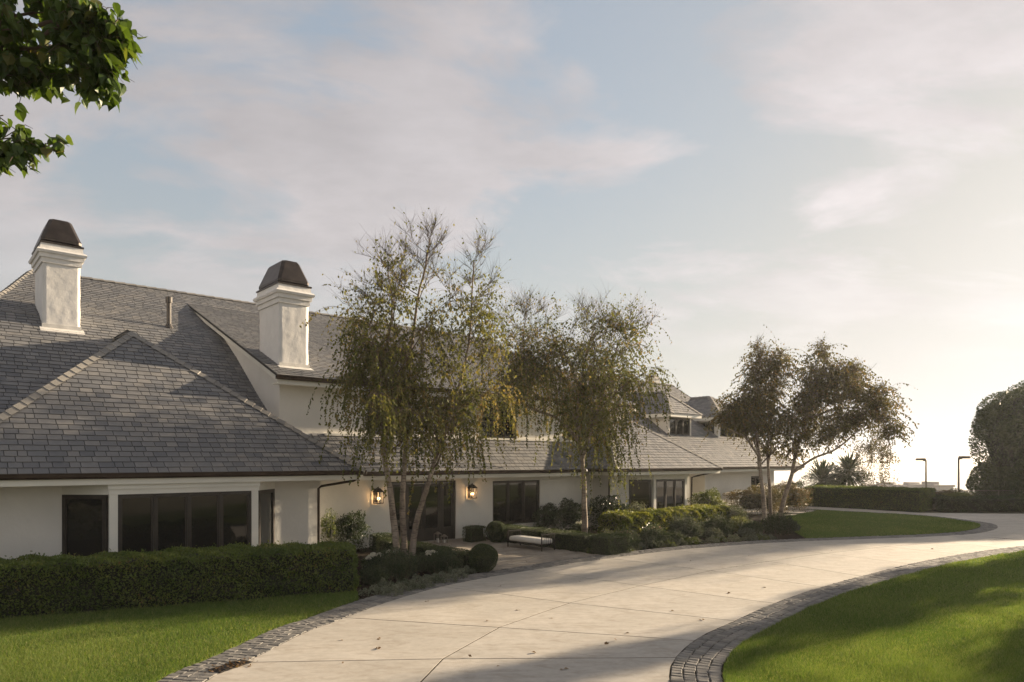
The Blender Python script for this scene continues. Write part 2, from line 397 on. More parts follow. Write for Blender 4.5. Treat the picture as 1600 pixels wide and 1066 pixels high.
#PART2
# ------------------------------------------------------------------ terrain and sea
def terrain_z(r):
    if r < 62: return -0.06
    k = min(1.0, (r - 62) / 500.0)
    return -0.06 - 4.0 * min(1.0, (r - 62) / 14.0) - 42 * k ** 0.8
def make_ground():
    rs = [0.5, 12, 25, 40, 55, 62, 66, 70, 76, 90, 110, 140, 180, 240, 320, 420, 520, 600]
    vs, fs, n = [], [], 72
    for r in rs:
        for k in range(n):
            a = 2 * PI * k / n
            j = 0 if r < 80 else (R.random() - 0.5) * 2.0
            vs.append((r * math.cos(a), 16 + r * math.sin(a), terrain_z(r) + j))
    for i in range(len(rs) - 1):
        for k in range(n): fs.append((i * n + k, i * n + (k + 1) % n, (i + 1) * n + (k + 1) % n, (i + 1) * n + k))
    fs.append(tuple(range(n - 1, -1, -1))[::-1])
    MB().add(vs, fs, 0.5).build('ground', M['ground'], kind='structure', smooth=False)
make_ground()
n_ = 96
MB().add([(30000 * math.cos(2 * PI * k / n_), 30000 * math.sin(2 * PI * k / n_), -44.0) for k in range(n_)], [tuple(range(n_))], 0.5).build('sea', M['sea'], kind='structure')

# ------------------------------------------------------------------ driveway of concrete slabs
LIN = [(200, 1180), (262, 1110), (330, 1060), (375, 1040), (412, 1022), (475, 990), (525, 972), (604, 942), (692, 917), (769, 902), (835, 891), (917, 878), (1000, 867),
       (1080, 858), (1200, 849), (1320, 844), (1430, 840), (1490, 837), (1528, 833.5), (1550, 829), (1559, 824), (1550, 819), (1524, 815), (1480, 809.5), (1432, 805), (1340, 800), (1270, 796.5), (1225, 795)]
RIN = [(1100, 1200), (1058, 1110), (1048, 1066), (1049, 1044), (1060, 1026), (1084, 1004), (1108, 990), (1148, 972), (1208, 945), (1280, 920), (1360, 898), (1440, 878.5), (1520, 864.5), (1600, 854),
       (1700, 845), (1800, 839), (1950, 833)]
Lc = resample(crom([G(*p) for p in LIN]), 0.10)
Rc = resample(crom([G(*p) for p in RIN]), 0.10)
def near(c, p): return int(np.argmin(((c - np.array(p)) ** 2).sum(1)))
JO = [((225, 1150), (560, 1150), (1068, 1140)), ((300, 1083), (636, 1090), (1048, 1076)), ((385, 1037), (692, 1031.5), (1062, 1029)), ((545, 966), (780, 982), (1090, 1004)), ((690, 918), (890, 943.5), (1148, 972)), ((830, 892), (1000, 916.5), (1216, 945)),
      ((945, 873), (1110, 893), (1284, 918)), ((1056, 861), (1200, 878), (1345, 901)), ((1170, 851), (1290, 865.5), (1425, 882)), ((1290, 846), (1385, 855), (1500, 867)), ((1400, 841.5), (1475, 848), (1570, 857.5)), ((1500, 836.5), (1570, 842.5), (1660, 848.5))]
def inset(poly, d):
    p = np.array(poly); n = len(p)
    if sum(p[i - 1][0] * p[i][1] - p[i][0] * p[i - 1][1] for i in range(n)) < 0: p = p[::-1]
    out = []
    for i in range(n):
        a, b, c = p[i - 1], p[i], p[(i + 1) % n]
        e1 = (b - a) / max(np.linalg.norm(b - a), 1e-9); e2 = (c - b) / max(np.linalg.norm(c - b), 1e-9)
        nn = np.array([-(e1[1] + e2[1]), e1[0] + e2[0]]); l = np.linalg.norm(nn)
        nn = nn / max(l, 1e-6)
        out.append(tuple(b + nn * d))
    return out
base_poly = [tuple(p) for p in Lc[::6] if True]
iL = near(Lc, G(1500, 836.5)); iR = near(Rc, G(1660, 848.5))
drive = sheet('driveway', [tuple(p) for p in Lc[:iL + 1:5]] + [tuple(p) for p in Rc[iR:0:-5]], 0.0135, M['grout'], 0.05)
def slab(poly):
    q = inset(poly, 0.020)
    c = np.mean(np.array(q), axis=0)
    mb = MB((c[0], c[1], 0)); z = 0.018 + R.uniform(-0.001, 0.001)
    top = inset(q, 0.0015)
    if len(top) == len(q):
        n = len(q)
        mb.add([(x, y, 0.010) for x, y in q] + [(x, y, z - 0.0015) for x, y in q] + [(x, y, z) for x, y in top],
               [(i, (i + 1) % n, n + (i + 1) % n, n + i) for i in range(n)] + [(n + i, n + (i + 1) % n, 2 * n + (i + 1) % n, 2 * n + i) for i in range(n)] + [tuple(range(2 * n, 3 * n))])
    o = mb.build('concrete_slab', M['concrete'], drive)
    o.location = (c[0], c[1], 0)
for (l0, m0, r0), (l1, m1, r1) in zip(JO, JO[1:]):
    a, b = near(Lc, G(*l0)), near(Lc, G(*l1)); c, d = near(Rc, G(*r0)), near(Rc, G(*r1))
    def sec(cv, i, j):
        k = max(1, (j - i) // 5); idx = [i + (j - i) * q // k for q in range(k + 1)]
        return [tuple(cv[q]) for q in idx]
    M0, M1 = G(*m0), G(*m1)
    slab(sec(Lc, a, b) + [M1, M0]); slab(sec(Rc, c, d) + [M1, M0])
sheet('path', [G(1500, 836.5), G(1570, 842.5), G(1660, 848.5), G(1950, 833), G(2300, 826), G(2300, 804), G(1700, 803.5), G(1560, 803), G(1435, 801.5), G(1350, 796), G(1262, 791.5), G(1130, 796), G(1140, 806), G(1225, 801), G(1330, 803), G(1440, 810), G(1530, 822)], 0.008, M['concrete'], 0.04)

# ------------------------------------------------------------------ cobble borders
def block_mesh(w, d, h=0.05, seed=0):
    r = random.Random(seed); b = 0.012
    j = lambda: r.uniform(-0.006, 0.006)
    mb = MB()
    x, y = w / 2, d / 2
    base = [(-x, -y), (x, -y), (x, y), (-x, y)]
    base = [(p + j(), q + j()) for p, q in base]
    top = [(p - math.copysign(b, p), q - math.copysign(b, q)) for p, q in base]
    z = [h + j() for _ in range(4)]
    v = [(p, q, -0.03) for p, q in base] + [(p, q, h - 0.014) for p, q in base] + [(p, q, z[i]) for i, (p, q) in enumerate(top)]
    fs = [(i, (i + 1) % 4, 4 + (i + 1) % 4, 4 + i) for i in range(4)] + [(4 + i, 4 + (i + 1) % 4, 8 + (i + 1) % 4, 8 + i) for i in range(4)] + [(8, 9, 10, 11)]
    return v, fs
BL = [block_mesh(0.176 + 0.01 * (i % 3 - 1), 0.118 + 0.008 * (i % 2), seed=i) for i in range(8)]
BLM = []
for v, f in BL:
    me = bpy.data.meshes.new('cobble_block'); me.from_pydata(v, [], f); me.materials.append(M['cobble'])
    a = me.attributes.new('tint', 'FLOAT', 'FACE'); a.data.foreach_set('value', np.zeros(len(f), np.float32)); BLM.append(me)
def cobble_border(curve, side, width, z0):
    """rows of setts along the curve, on its left (side 1) or right (side -1)"""
    nrm = normals2(curve) * side
    sh = [tuple(p) for p in curve[::4]] + [tuple(p) for p in (curve + nrm * (width + 0.02))[::-4]]
    strip = MB()
    A, B = curve[::4], (curve + nrm * (width + 0.02))[::4]
    vs = [(*p, 0.012) for p in A] + [(*p, 0.012) for p in B]; n = len(A)
    strip.add(vs, [((i, i + 1, n + i + 1, n + i) if side > 0 else (i, n + i, n + i + 1, i + 1)) for i in range(n - 1)], 0.5)
    root = strip.build('cobble_border', M['grout'], kind='structure')
    rows, items = 4, []
    for r in range(rows):
        c = resample(curve + nrm * ((r + 0.5) * width / rows), 0.132)
        tg = np.gradient(c, axis=0)
        for k in range(len(c)):
            ang = math.atan2(tg[k][1], tg[k][0]) + PI / 2
            x = c[k] + tg[k] / max(np.linalg.norm(tg[k]), 1e-9) * ((r % 2) * 0.062 + R.uniform(-0.008, 0.008))
            items.append((x[0], x[1], ang + R.uniform(-0.05, 0.05)))
    vis = lambda q: abs(q[0]) < 0.76 * q[1] and q[1] > 9.8
    items.sort(key=lambda q: (not vis(q), q[1]))
    rest = MB()
    for i, (x, y, a) in enumerate(items):
        k = R.randrange(8)
        z = z0 + R.uniform(-0.006, 0.006)
        if i < 298:
            o = link('cobblestone', BLM[k], root); o.location = (x, y, z - 0.02); o.rotation_euler = (R.uniform(-.03, .03), R.uniform(-.03, .03), a)
        else:
            ca, sa = math.cos(a), math.sin(a)
            rest.add([(x + p * ca - q * sa, y + p * sa + q * ca, z - 0.02 + w) for p, q, w in BL[k][0]], BL[k][1])
    rest.build('cobblestone', M['cobble'], root, kind='stuff')
    return root
iLend = near(Lc, G(1225, 795))
cobble_border(Lc, 1, 0.66, 0.0)
cobble_border(Rc, -1, 0.74, 0.0)
Lo = Lc + normals2(Lc) * 0.68
Ro = Rc - normals2(Rc) * 0.76

# ------------------------------------------------------------------ lawns, bed, patio
HA, HB = np.array(G(0, 972)), np.array(G(560, 927))
hd = (HB - HA) / np.linalg.norm(HB - HA); hn = np.array([-hd[1], hd[0]])
bed_poly = [W(-8, 15), W(1.0, 17.5), W(8.0, 14.9)] + [tuple(p) for p in Lo[near(Lo, G(575, 936)):near(Lo, G(1300, 840)):8]] + [W(36.0, 15.0), W(36.6, 19.0), W(37.5, 20.2), W(44, 20.0), W(47, 22.6), W(-8, 22.6)]
sheet('planting_bed', bed_poly, 0.0, M['soil'], 0.03)
def grass(poly, n, name, hgt=(0.035, 0.07), wid=0.0085, zb=0.03, dmax=60):
    poly = np.array(poly); x0, y0 = poly.min(0); x1, y1 = poly.max(0)
    y0 = max(y0, 9.0); y1 = min(y1, dmax)
    out = []; got = 0
    while got < n:
        m = 400000
        y = 1 / (1 / y0 + (1 / y1 - 1 / y0) * rng.random(m))       # denser near the camera
        x = (rng.random(m) * 2 - 1) * y * 1.02
        k = in_poly(x, y, poly); x, y = x[k], y[k]
        if len(x) == 0: break
        out.append(np.stack([x, y], 1)); got += len(x)
    p = np.concatenate(out)[:n]; n = len(p)
    d = p[:, 1]
    h = rng.uniform(*hgt, n) * (0.75 + 0.5 * np.sin(p[:, 0] * 1.7 + np.sin(p[:, 1] * 1.3)) ** 2)
    w = wid * (d / 11.0) ** 0.8
    a = rng.random(n) * 2 * PI; lean = rng.normal(size=(n, 2)) * 0.45 * h[:, None]
    dx = np.cos(a) * w / 2; dy = np.sin(a) * w / 2; z = np.full(n, zb)
    v = np.stack([np.stack([p[:, 0] - dx, p[:, 1] - dy, z], 1), np.stack([p[:, 0] + dx, p[:, 1] + dy, z], 1),
                  np.stack([p[:, 0] + lean[:, 0], p[:, 1] + lean[:, 1], z + h], 1)], 1).reshape(-1, 3)
    t = np.clip(0.45 + 0.28 * np.sin(p[:, 0] * 0.9 + 2 * np.sin(p[:, 1] * 0.35)) * np.sin(p[:, 1] * 0.8 + np.sin(p[:, 0])) + rng.normal(size=n) * 0.26, 0, 0.99) * 0.999
    return np_mesh(name, v, 3, M['blade'], t, kind='stuff')
lawnL = [tuple(p) for p in Lo[near(Lo, G(262, 1130)):near(Lo, G(585, 934)):6]] + [tuple(HB + hn * 0.1), tuple(HA + hn * 0.1), tuple(HA - hd * 8 + hn * 0.1), (-20, 6), (-9, 6)]
sheet('lawn', lawnL, 0.03, M['turf'], 0.06)
tipA, tipB = near(Lo, G(1262, 843)), near(Lo, G(1262, 797))
island = [tuple(p) for p in Lo[tipA:tipB:5]] + [W(43.5, 19.6), W(39, 18.8), W(36.5, 18.6), W(33.0, 17.2), W(31.2, 15.6)]
sheet('lawn', island, 0.035, M['turf'], 0.06)
jR = near(Ro, G(1125, 1160))
lawnR = [tuple(p) for p in Ro[jR::6]] + [(60, 24), (60, 5), (4, 4)]
sheet('lawn', lawnR, 0.03, M['turf'], 0.06)
#GRASS
grass(lawnL, 200000, 'grass'); grass(lawnR, 430000, 'grass'); grass(island, 80000, 'grass', wid=0.010, zb=0.035)

patio_poly = [W(12.75, 15.2), W(12.75, 22.2), W(17.4, 22.2), W(17.4, 15.6)]
patio = sheet('patio', [W(12.6, 15.3), W(12.6, 22.6), W(17.6, 22.6), W(17.6, 15.1)], 0.004, M['grout'], 0.03)
def pavers():
    Ls = np.array([S(*p) for p in Lo]); okk = (Ls[:, 0] > 11) & (Ls[:, 0] < 19); Ls = Ls[okk]
    t0 = lambda s: float(np.interp(s, Ls[np.argsort(Ls[:, 0]), 0], Ls[np.argsort(Ls[:, 0]), 1])) + 0.02
    row, t = 0, 22.28
    dt, ds = 0.40, 0.60
    while t > 14.4:
        s = 12.65 - (row % 2) * ds / 2
        while s < 17.5:
            a, b = max(s, 12.65) + 0.006, min(s + ds, 17.55) - 0.006
            if b - a > 0.1:
                lo = max(t0(a), t0(b))
                y0 = max(t - dt + 0.006, lo)
                if t - 0.006 - y0 > 0.08:
                    c = W((a + b) / 2, (y0 + t) / 2)
                    hw, hh = (b - a) / 2, (t - 0.006 - y0) / 2
                    m = MB(); z = 0.022 + R.uniform(-.002, .002); e = 0.008
                    m.add([(-hw, -hh, 0), (hw, -hh, 0), (hw, hh, 0), (-hw, hh, 0), (-hw + e, -hh + e, z), (hw - e, -hh + e, z), (hw - e, hh - e, z), (-hw + e, hh - e, z)],
                          [(4, 5, 6, 7), (0, 1, 5, 4), (1, 2, 6, 5), (2, 3, 7, 6), (3, 0, 4, 7)])
                    o = m.build('paving_stone', M['paver'], patio); o.location = (c[0], c[1], 0.004); o.rotation_euler = (0, 0, HANG)
            s += ds
        t -= dt; row += 1
pavers()
# ------------------------------------------------------------------ the house (built in its own axes: x = s along the facade, y = t away from the camera)
OS, OT = 20.0, 24.0
house = empty('house', (*W(OS, OT), 0), HANG)
tag(house, 'long white stucco house with grey slate roofs, tall white chimneys and brown gutters', 'house')
OFF = (OS, OT, 0)
H = lambda: MB(OFF)
SHV = []                                    # shingle variants that share mesh data
EXPO = 0.225
def shingle_geo(x0b, x1b, x0t, x1t, g, th=0.021):
    """a slate in plane axes: x along the eave, y up the slope, z out; its lower edge stands proud"""
    gp = 0.010
    y0, y1 = g, g + EXPO * 1.12
    v = [(x0b + gp, y0, 0.006 + th), (x1b - gp, y0, 0.006 + th), (x1t - gp, y1, 0.004), (x0t + gp, y1, 0.004), (x0b + gp, y0, 0.004), (x1b - gp, y0, 0.004)]
    return v, [(0, 1, 2, 3), (4, 5, 1, 0), (4, 0, 3), (5, 2, 1)]
for w in (0.20, 0.24, 0.27, 0.30, 0.33, 0.36, 0.40, 0.44):
    v, f = shingle_geo(-w / 2, w / 2, -w / 2, w / 2, 0)
    me = bpy.data.meshes.new('shingle'); me.from_pydata(v, [], f); me.materials.append(M['shingle'])
    a = me.attributes.new('tint', 'FLOAT', 'FACE'); a.data.foreach_set('value', np.zeros(len(f), np.float32)); SHV.append((w, me))
field = MB(OFF)                             # all slates past the first 300
single = []                                 # (distance, matrix, width index) candidates to be objects
Hinv = Matrix.Rotation(-HANG, 3, 'Z')
def roof_plane(poly, mb, single_ok=False, slates=True, rows_from=None):
    """poly: 3-D convex outline in house axes, its first edge along the eave"""
    p = [Vector(q) for q in poly]
    n = (p[1] - p[0]).cross(p[2] - p[1]).normalized()
    if n.z < 0: p = p[::-1]; n = -n
    mb.add([tuple(q) for q in p], [tuple(range(len(p)))], 0.5)
    if not slates: return
    e = Vector((0, 0, 1)).cross(n).normalized() if abs(n.z) < 0.9999 else Vector((1, 0, 0))
    g = n.cross(e).normalized()
    if g.z < 0: g = -g; e = -e
    o = p[0]
    q2 = [((q - o).dot(e), (q - o).dot(g)) for q in p]
    g0, g1 = min(y for _, y in q2), max(y for _, y in q2)
    def span(y):
        xs = []
        for i in range(len(q2)):
            (ax, ay), (bx, by) = q2[i - 1], q2[i]
            if (ay - y) * (by - y) <= 0 and abs(ay - by) > 1e-9: xs.append(ax + (bx - ax) * (y - ay) / (by - ay))
        return (min(xs), max(xs)) if len(xs) >= 2 else None
    y = g0
    while y < g1 - 0.03:
        a, b = span(y + 1e-4), span(min(y + EXPO, g1 - 1e-4))
        if a is None or b is None: y += EXPO; continue
        x = min(a[0], b[0]) - R.random() * 0.3
        while x < max(a[1], b[1]):
            k = R.choice((0, 1, 2, 2, 3, 3, 4, 4, 5, 6, 7)); w = SHV[k][0]
            x0, x1 = x, x + w
            if x0 >= max(a[0], b[0]) and x1 <= min(a[1], b[1]):
                org = o + e * ((x0 + x1) / 2) + g * y
                if single_ok:
                    single.append((org.copy(), e.copy(), g.copy(), n.copy(), k))
                else:
                    v, f = shingle_geo(x0, x1, x0, x1, y)
                    field.add([tuple(o + e * i + g * j + n * (l + R.uniform(0, .002))) for i, j, l in v], f)
            else:
                cl = lambda v_, s_: min(max(v_, s_[0]), s_[1])
                xb0, xb1, xt0, xt1 = cl(x0, a), cl(x1, a), cl(x0, b), cl(x1, b)
                if max(xb1 - xb0, xt1 - xt0) > 0.03:
                    v, f = shingle_geo(xb0, max(xb1, xb0 + .015), xt0, max(xt1, xt0 + .015), y)
                    field.add([tuple(o + e * i + g * j + n * l) for i, j, l in v], f)
            x = x1
        y += EXPO
def cap_line(a, b, parent, w=0.19, drop=0.11, single_=True, step=0.30, d1=None, d2=None):
    """hip or ridge tiles from a (low) to b; d1, d2: down-slope directions on both sides"""
    a, b = Vector(a), Vector(b); d = (b - a).normalized(); L = (b - a).length
    if d1 is None:
        sd = d.cross(Vector((0, 0, 1))).normalized()
        d1, d2 = sd * w - Vector((0, 0, drop)), -sd * w - Vector((0, 0, drop))
    n = max(1, int(L / step)); st = L / n
    mbs = MB(OFF)
    for i in range(n):
        p0, p1 = a + d * (i * st), a + d * ((i + 1.06) * st)
        u0, u1 = Vector((0, 0, 0.075)), Vector((0, 0, 0.045))
        j = 1 + R.uniform(-.04, .04)
        v = [p0 + u0 + d1 * j, p0 + u0, p0 + u0 + d2 * j, p1 + u1 + d1, p1 + u1, p1 + u1 + d2, p0 + d1 * j, p0, p0 + d2 * j]
        f = [(0, 1, 4, 3), (1, 2, 5, 4), (6, 7, 1, 0), (7, 8, 2, 1)]
        if single_:
            c = p0
            m = MB(tuple(c)); m.add([tuple(q) for q in v], f)
            o = m.build('ridge_tile', M['ridge'], parent); o.location = (c[0] - OFF[0], c[1] - OFF[1], c[2] - OFF[2])
        else: mbs.add([tuple(q) for q in v], f)
    if not single_: mbs.build('ridge_cap', M['ridge'], parent)

# --- walls
ZW = 2.68
w = H()
w.box(-6, 10.3, 21.2, 21.5, -0.1, ZW)                       # garden wing
w.box(10.0, 10.3, 21.5, 22.6, -0.1, ZW)
w.box(10.3, 13.7, 22.3, 22.6, -0.1, ZW); w.box(16.75, 18.7, 22.3, 22.6, -0.1, ZW); w.box(21.5, 25.1, 22.3, 22.6, -0.1, ZW)
w.box(13.7, 16.75, 22.3, 22.6, 2.40, ZW); w.box(18.7, 21.5, 22.3, 22.6, 2.33, ZW); w.box(18.7, 21.5, 22.3, 22.6, -0.1, 0.42)
w.box(25.1, 31.8, 21.3, 21.6, -0.1, ZW); w.box(25.1, 25.4, 21.6, 22.6, -0.1, ZW); w.box(31.5, 31.8, 21.6, 25.6, -0.1, ZW)
w.box(31.8, 35.3, 25.3, 25.6, -0.1, ZW)                     # back of the porch
w.box(35.3, 40.6, 22.6, 22.9, -0.1, ZW); w.box(40.6, 42.0, 22.6, 22.9, 2.2, ZW); w.box(40.6, 42.0, 22.6, 22.9, -0.1, 0.6); w.box(42.0, 43.6, 22.6, 22.9, -0.1, ZW)
w.box(35.3, 35.6, 22.9, 25.6, -0.1, ZW); w.box(43.3, 43.6, 22.9, 30, -0.1, ZW)
w.build('wall', M['stucco'], house)
w = H()                                                     # upper storey
w.box(9.75, 13.2, 23.2, 23.5, 3.2, 5.98); w.box(15.1, 18.8, 23.2, 23.5, 3.2, 5.98); w.box(20.9, 24.0, 23.2, 23.5, 3.2, 5.98); w.box(26.0, 28.6, 23.2, 23.5, 3.2, 5.98)
for a, b in ((13.2, 15.1), (18.8, 20.9), (24.0, 26.0)): w.box(a, b, 23.2, 23.5, 3.2, 4.2)
prof = [(34.1, 11.05), (31.5, 9.57), (29.0, 8.34), (27.4, 7.28), (25.15, 5.59), (21.0, 2.75)]
DZ = lambda t: 10.27 - 0.412 * (32.7 - t)
cheek = [(9.75, 23.5, 3.2), (9.75, 23.5, DZ(23.5) - 0.06), (9.75, 32.4, DZ(32.4) - 0.06), (9.75, 31.5, 9.2), (9.75, 29.0, 7.9), (9.75, 27.4, 6.8), (9.75, 25.15, 5.0)]
w.extrude(cheek, (0.25, 0, 0))
w.extrude([(28.35, 23.5, 3.2), (28.35, 23.5, DZ(23.5) - .06), (28.35, 32.4, DZ(32.4) - .06), (28.35, 34.1, 10.9), (28.35, 36, 9.8), (28.35, 36, 3)], (0.25, 0, 0))
w.build('upper_wall', M['stucco'], house)
w = H()
w.box(34.5, 36.9, 24.6, 24.9, 5.84, 6.05); w.box(34.5, 36.9, 24.6, 24.9, 4.3, 4.52); w.box(34.5, 34.62, 24.6, 24.9, 4.52, 5.84); w.box(36.78, 36.9, 24.6, 24.9, 4.52, 5.84)
w.box(34.5, 34.75, 24.9, 27.6, 4.3, 6.05); w.box(36.65, 36.9, 24.9, 27.6, 4.3, 6.05)
w.box(40.0, 40.25, 24.6, 24.9, 4.3, 6.05); w.box(43.75, 44.0, 24.6, 24.9, 4.3, 6.05); w.box(40.25, 43.75, 24.6, 24.9, 4.3, 4.7); w.box(40.25, 43.75, 24.6, 24.9, 5.75, 6.05)
w.box(40.0, 40.2, 24.9, 27.6, 4.3, 4.7); w.box(40.0, 40.2, 24.9, 27.6, 5.75, 6.05); w.box(40.0, 40.2, 26.9, 27.6, 4.7, 5.75); w.box(43.8, 44.0, 24.9, 27.6, 4.3, 6.05)
w.box(28.6, 44.6, 27.3, 27.6, 4.0, 6.0)
w.build('dormer_wall', M['stucco'], house)

# --- roofs
def roof(name='roof'):
    return H()
ZE = 2.87
wing = roof()
A_, B_, X_ = (0.02, 20.0, ZE), (11.3, 20.0, ZE), (5.66, 25.64, 7.5)
roof_plane([A_, B_, X_], wing, single_ok=True)
roof_plane([(11.3, 20.0, ZE), (11.3, 27.4, ZE), (5.66, 27.9, 7.5), X_], wing)
roof_plane([(0.02, 27.4, ZE), A_, X_, (5.66, 27.9, 7.5)], wing)
wing_o = wing.build('roof', M['under'], house)
main = roof()
sL = lambda t: 3.9 - (34.1 - t) * 0.41
sR = lambda t: 28.4 + (34.1 - t) * 0.09
for (t1, z1), (t0, z0) in zip(prof, prof[1:]):
    if t0 >= 31.4:                          # above the dormer the slope runs the whole length
        tm, zm = 32.7, 10.27
        roof_plane([(sL(tm), tm, zm), (sR(tm), tm, zm), (sR(t1), t1, z1), (sL(t1), t1, z1)], main)
        roof_plane([(sL(t0), t0, z0), (9.8, t0, z0), (9.8, tm, zm), (sL(tm), tm, zm)], main)
    else: roof_plane([(sL(t0), t0, z0), (9.8, t0, z0), (9.8, t1, z1), (sL(t1), t1, z1)], main)
back = [(34.1, 11.05), (46, 3.0)]
roof_plane([(28.4, 34.1, 11.05), (3.9, 34.1, 11.05), (-1, 46, 3.0), (29.4, 46, 3.0)], main, slates=False)
main.add([(sL(t), t, z) for t, z in prof] + [(-1, 46, 3.0)], [tuple(range(len(prof) + 1))], 0.5)
main_o = main.build('roof', M['under'], house)
dorm = roof()
roof_plane([(9.45, 22.62, DZ(22.62)), (29.2, 22.62, DZ(22.62)), (28.55, 32.7, 10.27), (9.45, 32.7, 10.27)], dorm)
dorm.extrude([(9.45, 22.62, DZ(22.62) - .004), (9.45, 32.7, 10.27 - .004), (9.45, 32.7, 10.19), (9.45, 22.62, DZ(22.62) - .08)], (0.03, 0, 0))
dorm_o = dorm.build('roof', M['under'], house)
low = roof()
ZM = 2.79
roof_plane([(10.9, 21.5, ZM), (24.6, 21.5, ZM), (24.6, 23.25, ZM + 1.75 * 0.816), (10.9, 23.25, ZM + 1.75 * 0.816)], low)
low_o = low.build('roof', M['under'], house)
bay = roof()
ZR = 2.82
Xr = (28.2, 24.2, 6.05)
roof_plane([(23.8, 19.8, ZR), (32.6, 19.8, ZR), Xr], bay)
roof_plane([(32.6, 19.8, ZR), (32.6, 27.4, ZR), (28.2, 27.4, 6.05), Xr], bay)
roof_plane([(23.8, 27.4, ZR), (23.8, 19.8, ZR), Xr, (28.2, 27.4, 6.05)], bay)
bay_o = bay.build('roof', M['under'], house)
far = roof()
roof_plane([(30.5, 21.9, ZR), (46.5, 21.9, ZR), (42.3, 26.5, 6.1), (30.5, 26.5, 6.1)], far)
roof_plane([(28.6, 26.4, 6.1), (43.6, 26.4, 6.1), (42.5, 30.0, 8.8), (28.6, 30.0, 8.8)], far)
roof_plane([(46.5, 21.9, ZR), (46.5, 32, ZR), (42.3, 32, 6.1), (42.3, 26.5, 6.1)], far)
roof_plane([(43.6, 26.4, 6.1), (43.6, 34, 6.1), (42.5, 30.0, 8.8)], far)
roof_plane([(43.6, 34, 6.1), (28.6, 34, 6.1), (28.6, 30, 8.8), (42.5, 30, 8.8)], far, slates=False)
far_o = far.build('roof', M['under'], house)
def hip_dormer(s0, s1, t0, pitch, back_t):
    m = roof(); ze = 6.06; h = (s1 - s0) / 2; zt = ze + h * pitch; X = ((s0 + s1) / 2, t0 + h, zt)
    roof_plane([(s0, t0, ze), (s1, t0, ze), X], m)
    roof_plane([(s1, t0, ze), (s1, back_t, ze), (X[0], back_t, zt), X], m)
    roof_plane([(s0, back_t, ze), (s0, t0, ze), X, (X[0], back_t, zt)], m)
    o = m.build('roof', M['under'], house)
    cap_line((s0, t0, ze), X, o, single_=False); cap_line((s1, t0, ze), X, o, single_=False); cap_line((X[0], back_t, zt), X, o, single_=False)
    t = H()
    for (a, b, c, d) in ((s0 + .02, s1 - .02, t0 + .03, t0 + .1), (s0 + .03, s0 + .1, t0 + .1, back_t), (s1 - .1, s1 - .03, t0 + .1, back_t)): t.box(a, b, c, d, ze - 0.22, ze - .01)
    t.add([(s0 + .1, t0 + .1, ze - .1), (s1 - .1, t0 + .1, ze - .1), (s1 - .1, back_t, ze - .1), (s0 + .1, back_t, ze - .1)], [(3, 2, 1, 0)])
    t.build('fascia', M['trim'], house)
hip_dormer(34.05, 37.35, 24.1, 0.90, 28.6)
hip_dormer(39.55, 44.45, 24.05, 0.66, 28.0)
# slates of the nearest slope as single pieces, the rest joined
single.sort(key=lambda q: (Vector((*W(q[0][0], q[0][1]), q[0][2])) - Vector((0, 0, CAMZ))).length)
for i, (org, e, g, n, k) in enumerate(single):
    inview = abs(W(org[0], org[1])[0]) < 0.755 * W(org[0], org[1])[1]
    if i >= 0 and inview and sum(1 for _ in ()) == 0 and len(wing_o.children) < 298:
        o = link('shingle', SHV[k][1], wing_o)
        m = Matrix.Identity(4)
        for r_ in range(3): m[r_][0], m[r_][1], m[r_][2] = e[r_], g[r_], n[r_]
        tw = R.uniform(-.006, .006)
        o.matrix_basis = Matrix.Translation(org - Vector(OFF)) @ m @ Matrix.Rotation(tw, 4, 'Z')
    else:
        wd = SHV[k][0]; v, f = shingle_geo(-wd / 2, wd / 2, -wd / 2, wd / 2, 0)
        field.add([tuple(org + e * a + g * b + n * c) for a, b, c in v], f)
field.build('roof_shingle', M['shingle'], house, kind='stuff')
cap_line(A_, X_, wing_o); cap_line(B_, X_, wing_o); cap_line((5.66, 28.2, 7.5), X_, wing_o)
cap_line((28.4, 34.1, 11.05), (3.9, 34.1, 11.05), main_o, step=0.42, d1=Vector((0, -.2, -.11)), d2=Vector((0, .2, -.13)))
for (t1, z1), (t0, z0) in zip(prof, prof[1:]): cap_line((sL(t0), t0, z0), (sL(t1), t1, z1), main_o, single_=False)
cap_line((32.6, 19.8, ZR), Xr, bay_o, single_=False); cap_line((23.8, 19.8, ZR), Xr, bay_o, single_=False); cap_line((28.2, 27.4, 6.05), Xr, bay_o, single_=False)
cap_line((46.5, 21.9, ZR), (42.3, 26.5, 6.1), far_o, single_=False); cap_line((43.6, 26.4, 6.1), (42.5, 30, 8.8), far_o, single_=False); cap_line((42.5, 30, 8.8), (28.6, 30, 8.8), far_o, single_=False)

# --- eaves: white fascia and soffit, brown gutters
def eave(s0, s1, t, zg, wall_t, name='gutter', ends=(True, True)):
    f = H(); f.box(s0 + .06, s1 - .06, t + .12, t + .17, zg - .29, zg - .03)
    f.box(s0 + .06, s1 - .06, t + .17, wall_t - .002, zg - .27, zg - .24)
    f.build('fascia', M['trim'], house)
    g = H()
    pr = [(t + .115, zg - .02), (t + .115, zg - .13), (t + .05, zg - .135), (t + .005, zg - .09), (t - .005, zg - .02), (t - .02, zg - .005), (t - .02, zg + .012), (t + .01, zg + .012), (t + .03, zg - .07), (t + .1, zg - .07), (t + .1, zg - .02)]
    g.extrude([(s0, a, b) for a, b in pr], (s1 - s0, 0, 0))
    g.build(name, M['gutter'], house)
eave(-0.1, 11.35, 20.0, ZE, 21.2); eave(11.4, 23.7, 21.5, ZM, 22.3); eave(23.75, 32.65, 19.8, ZR, 21.3); eave(32.7, 46.55, 21.9, ZR, 22.6)
eave(9.4, 29.2, 22.6, DZ(22.62), 23.2)
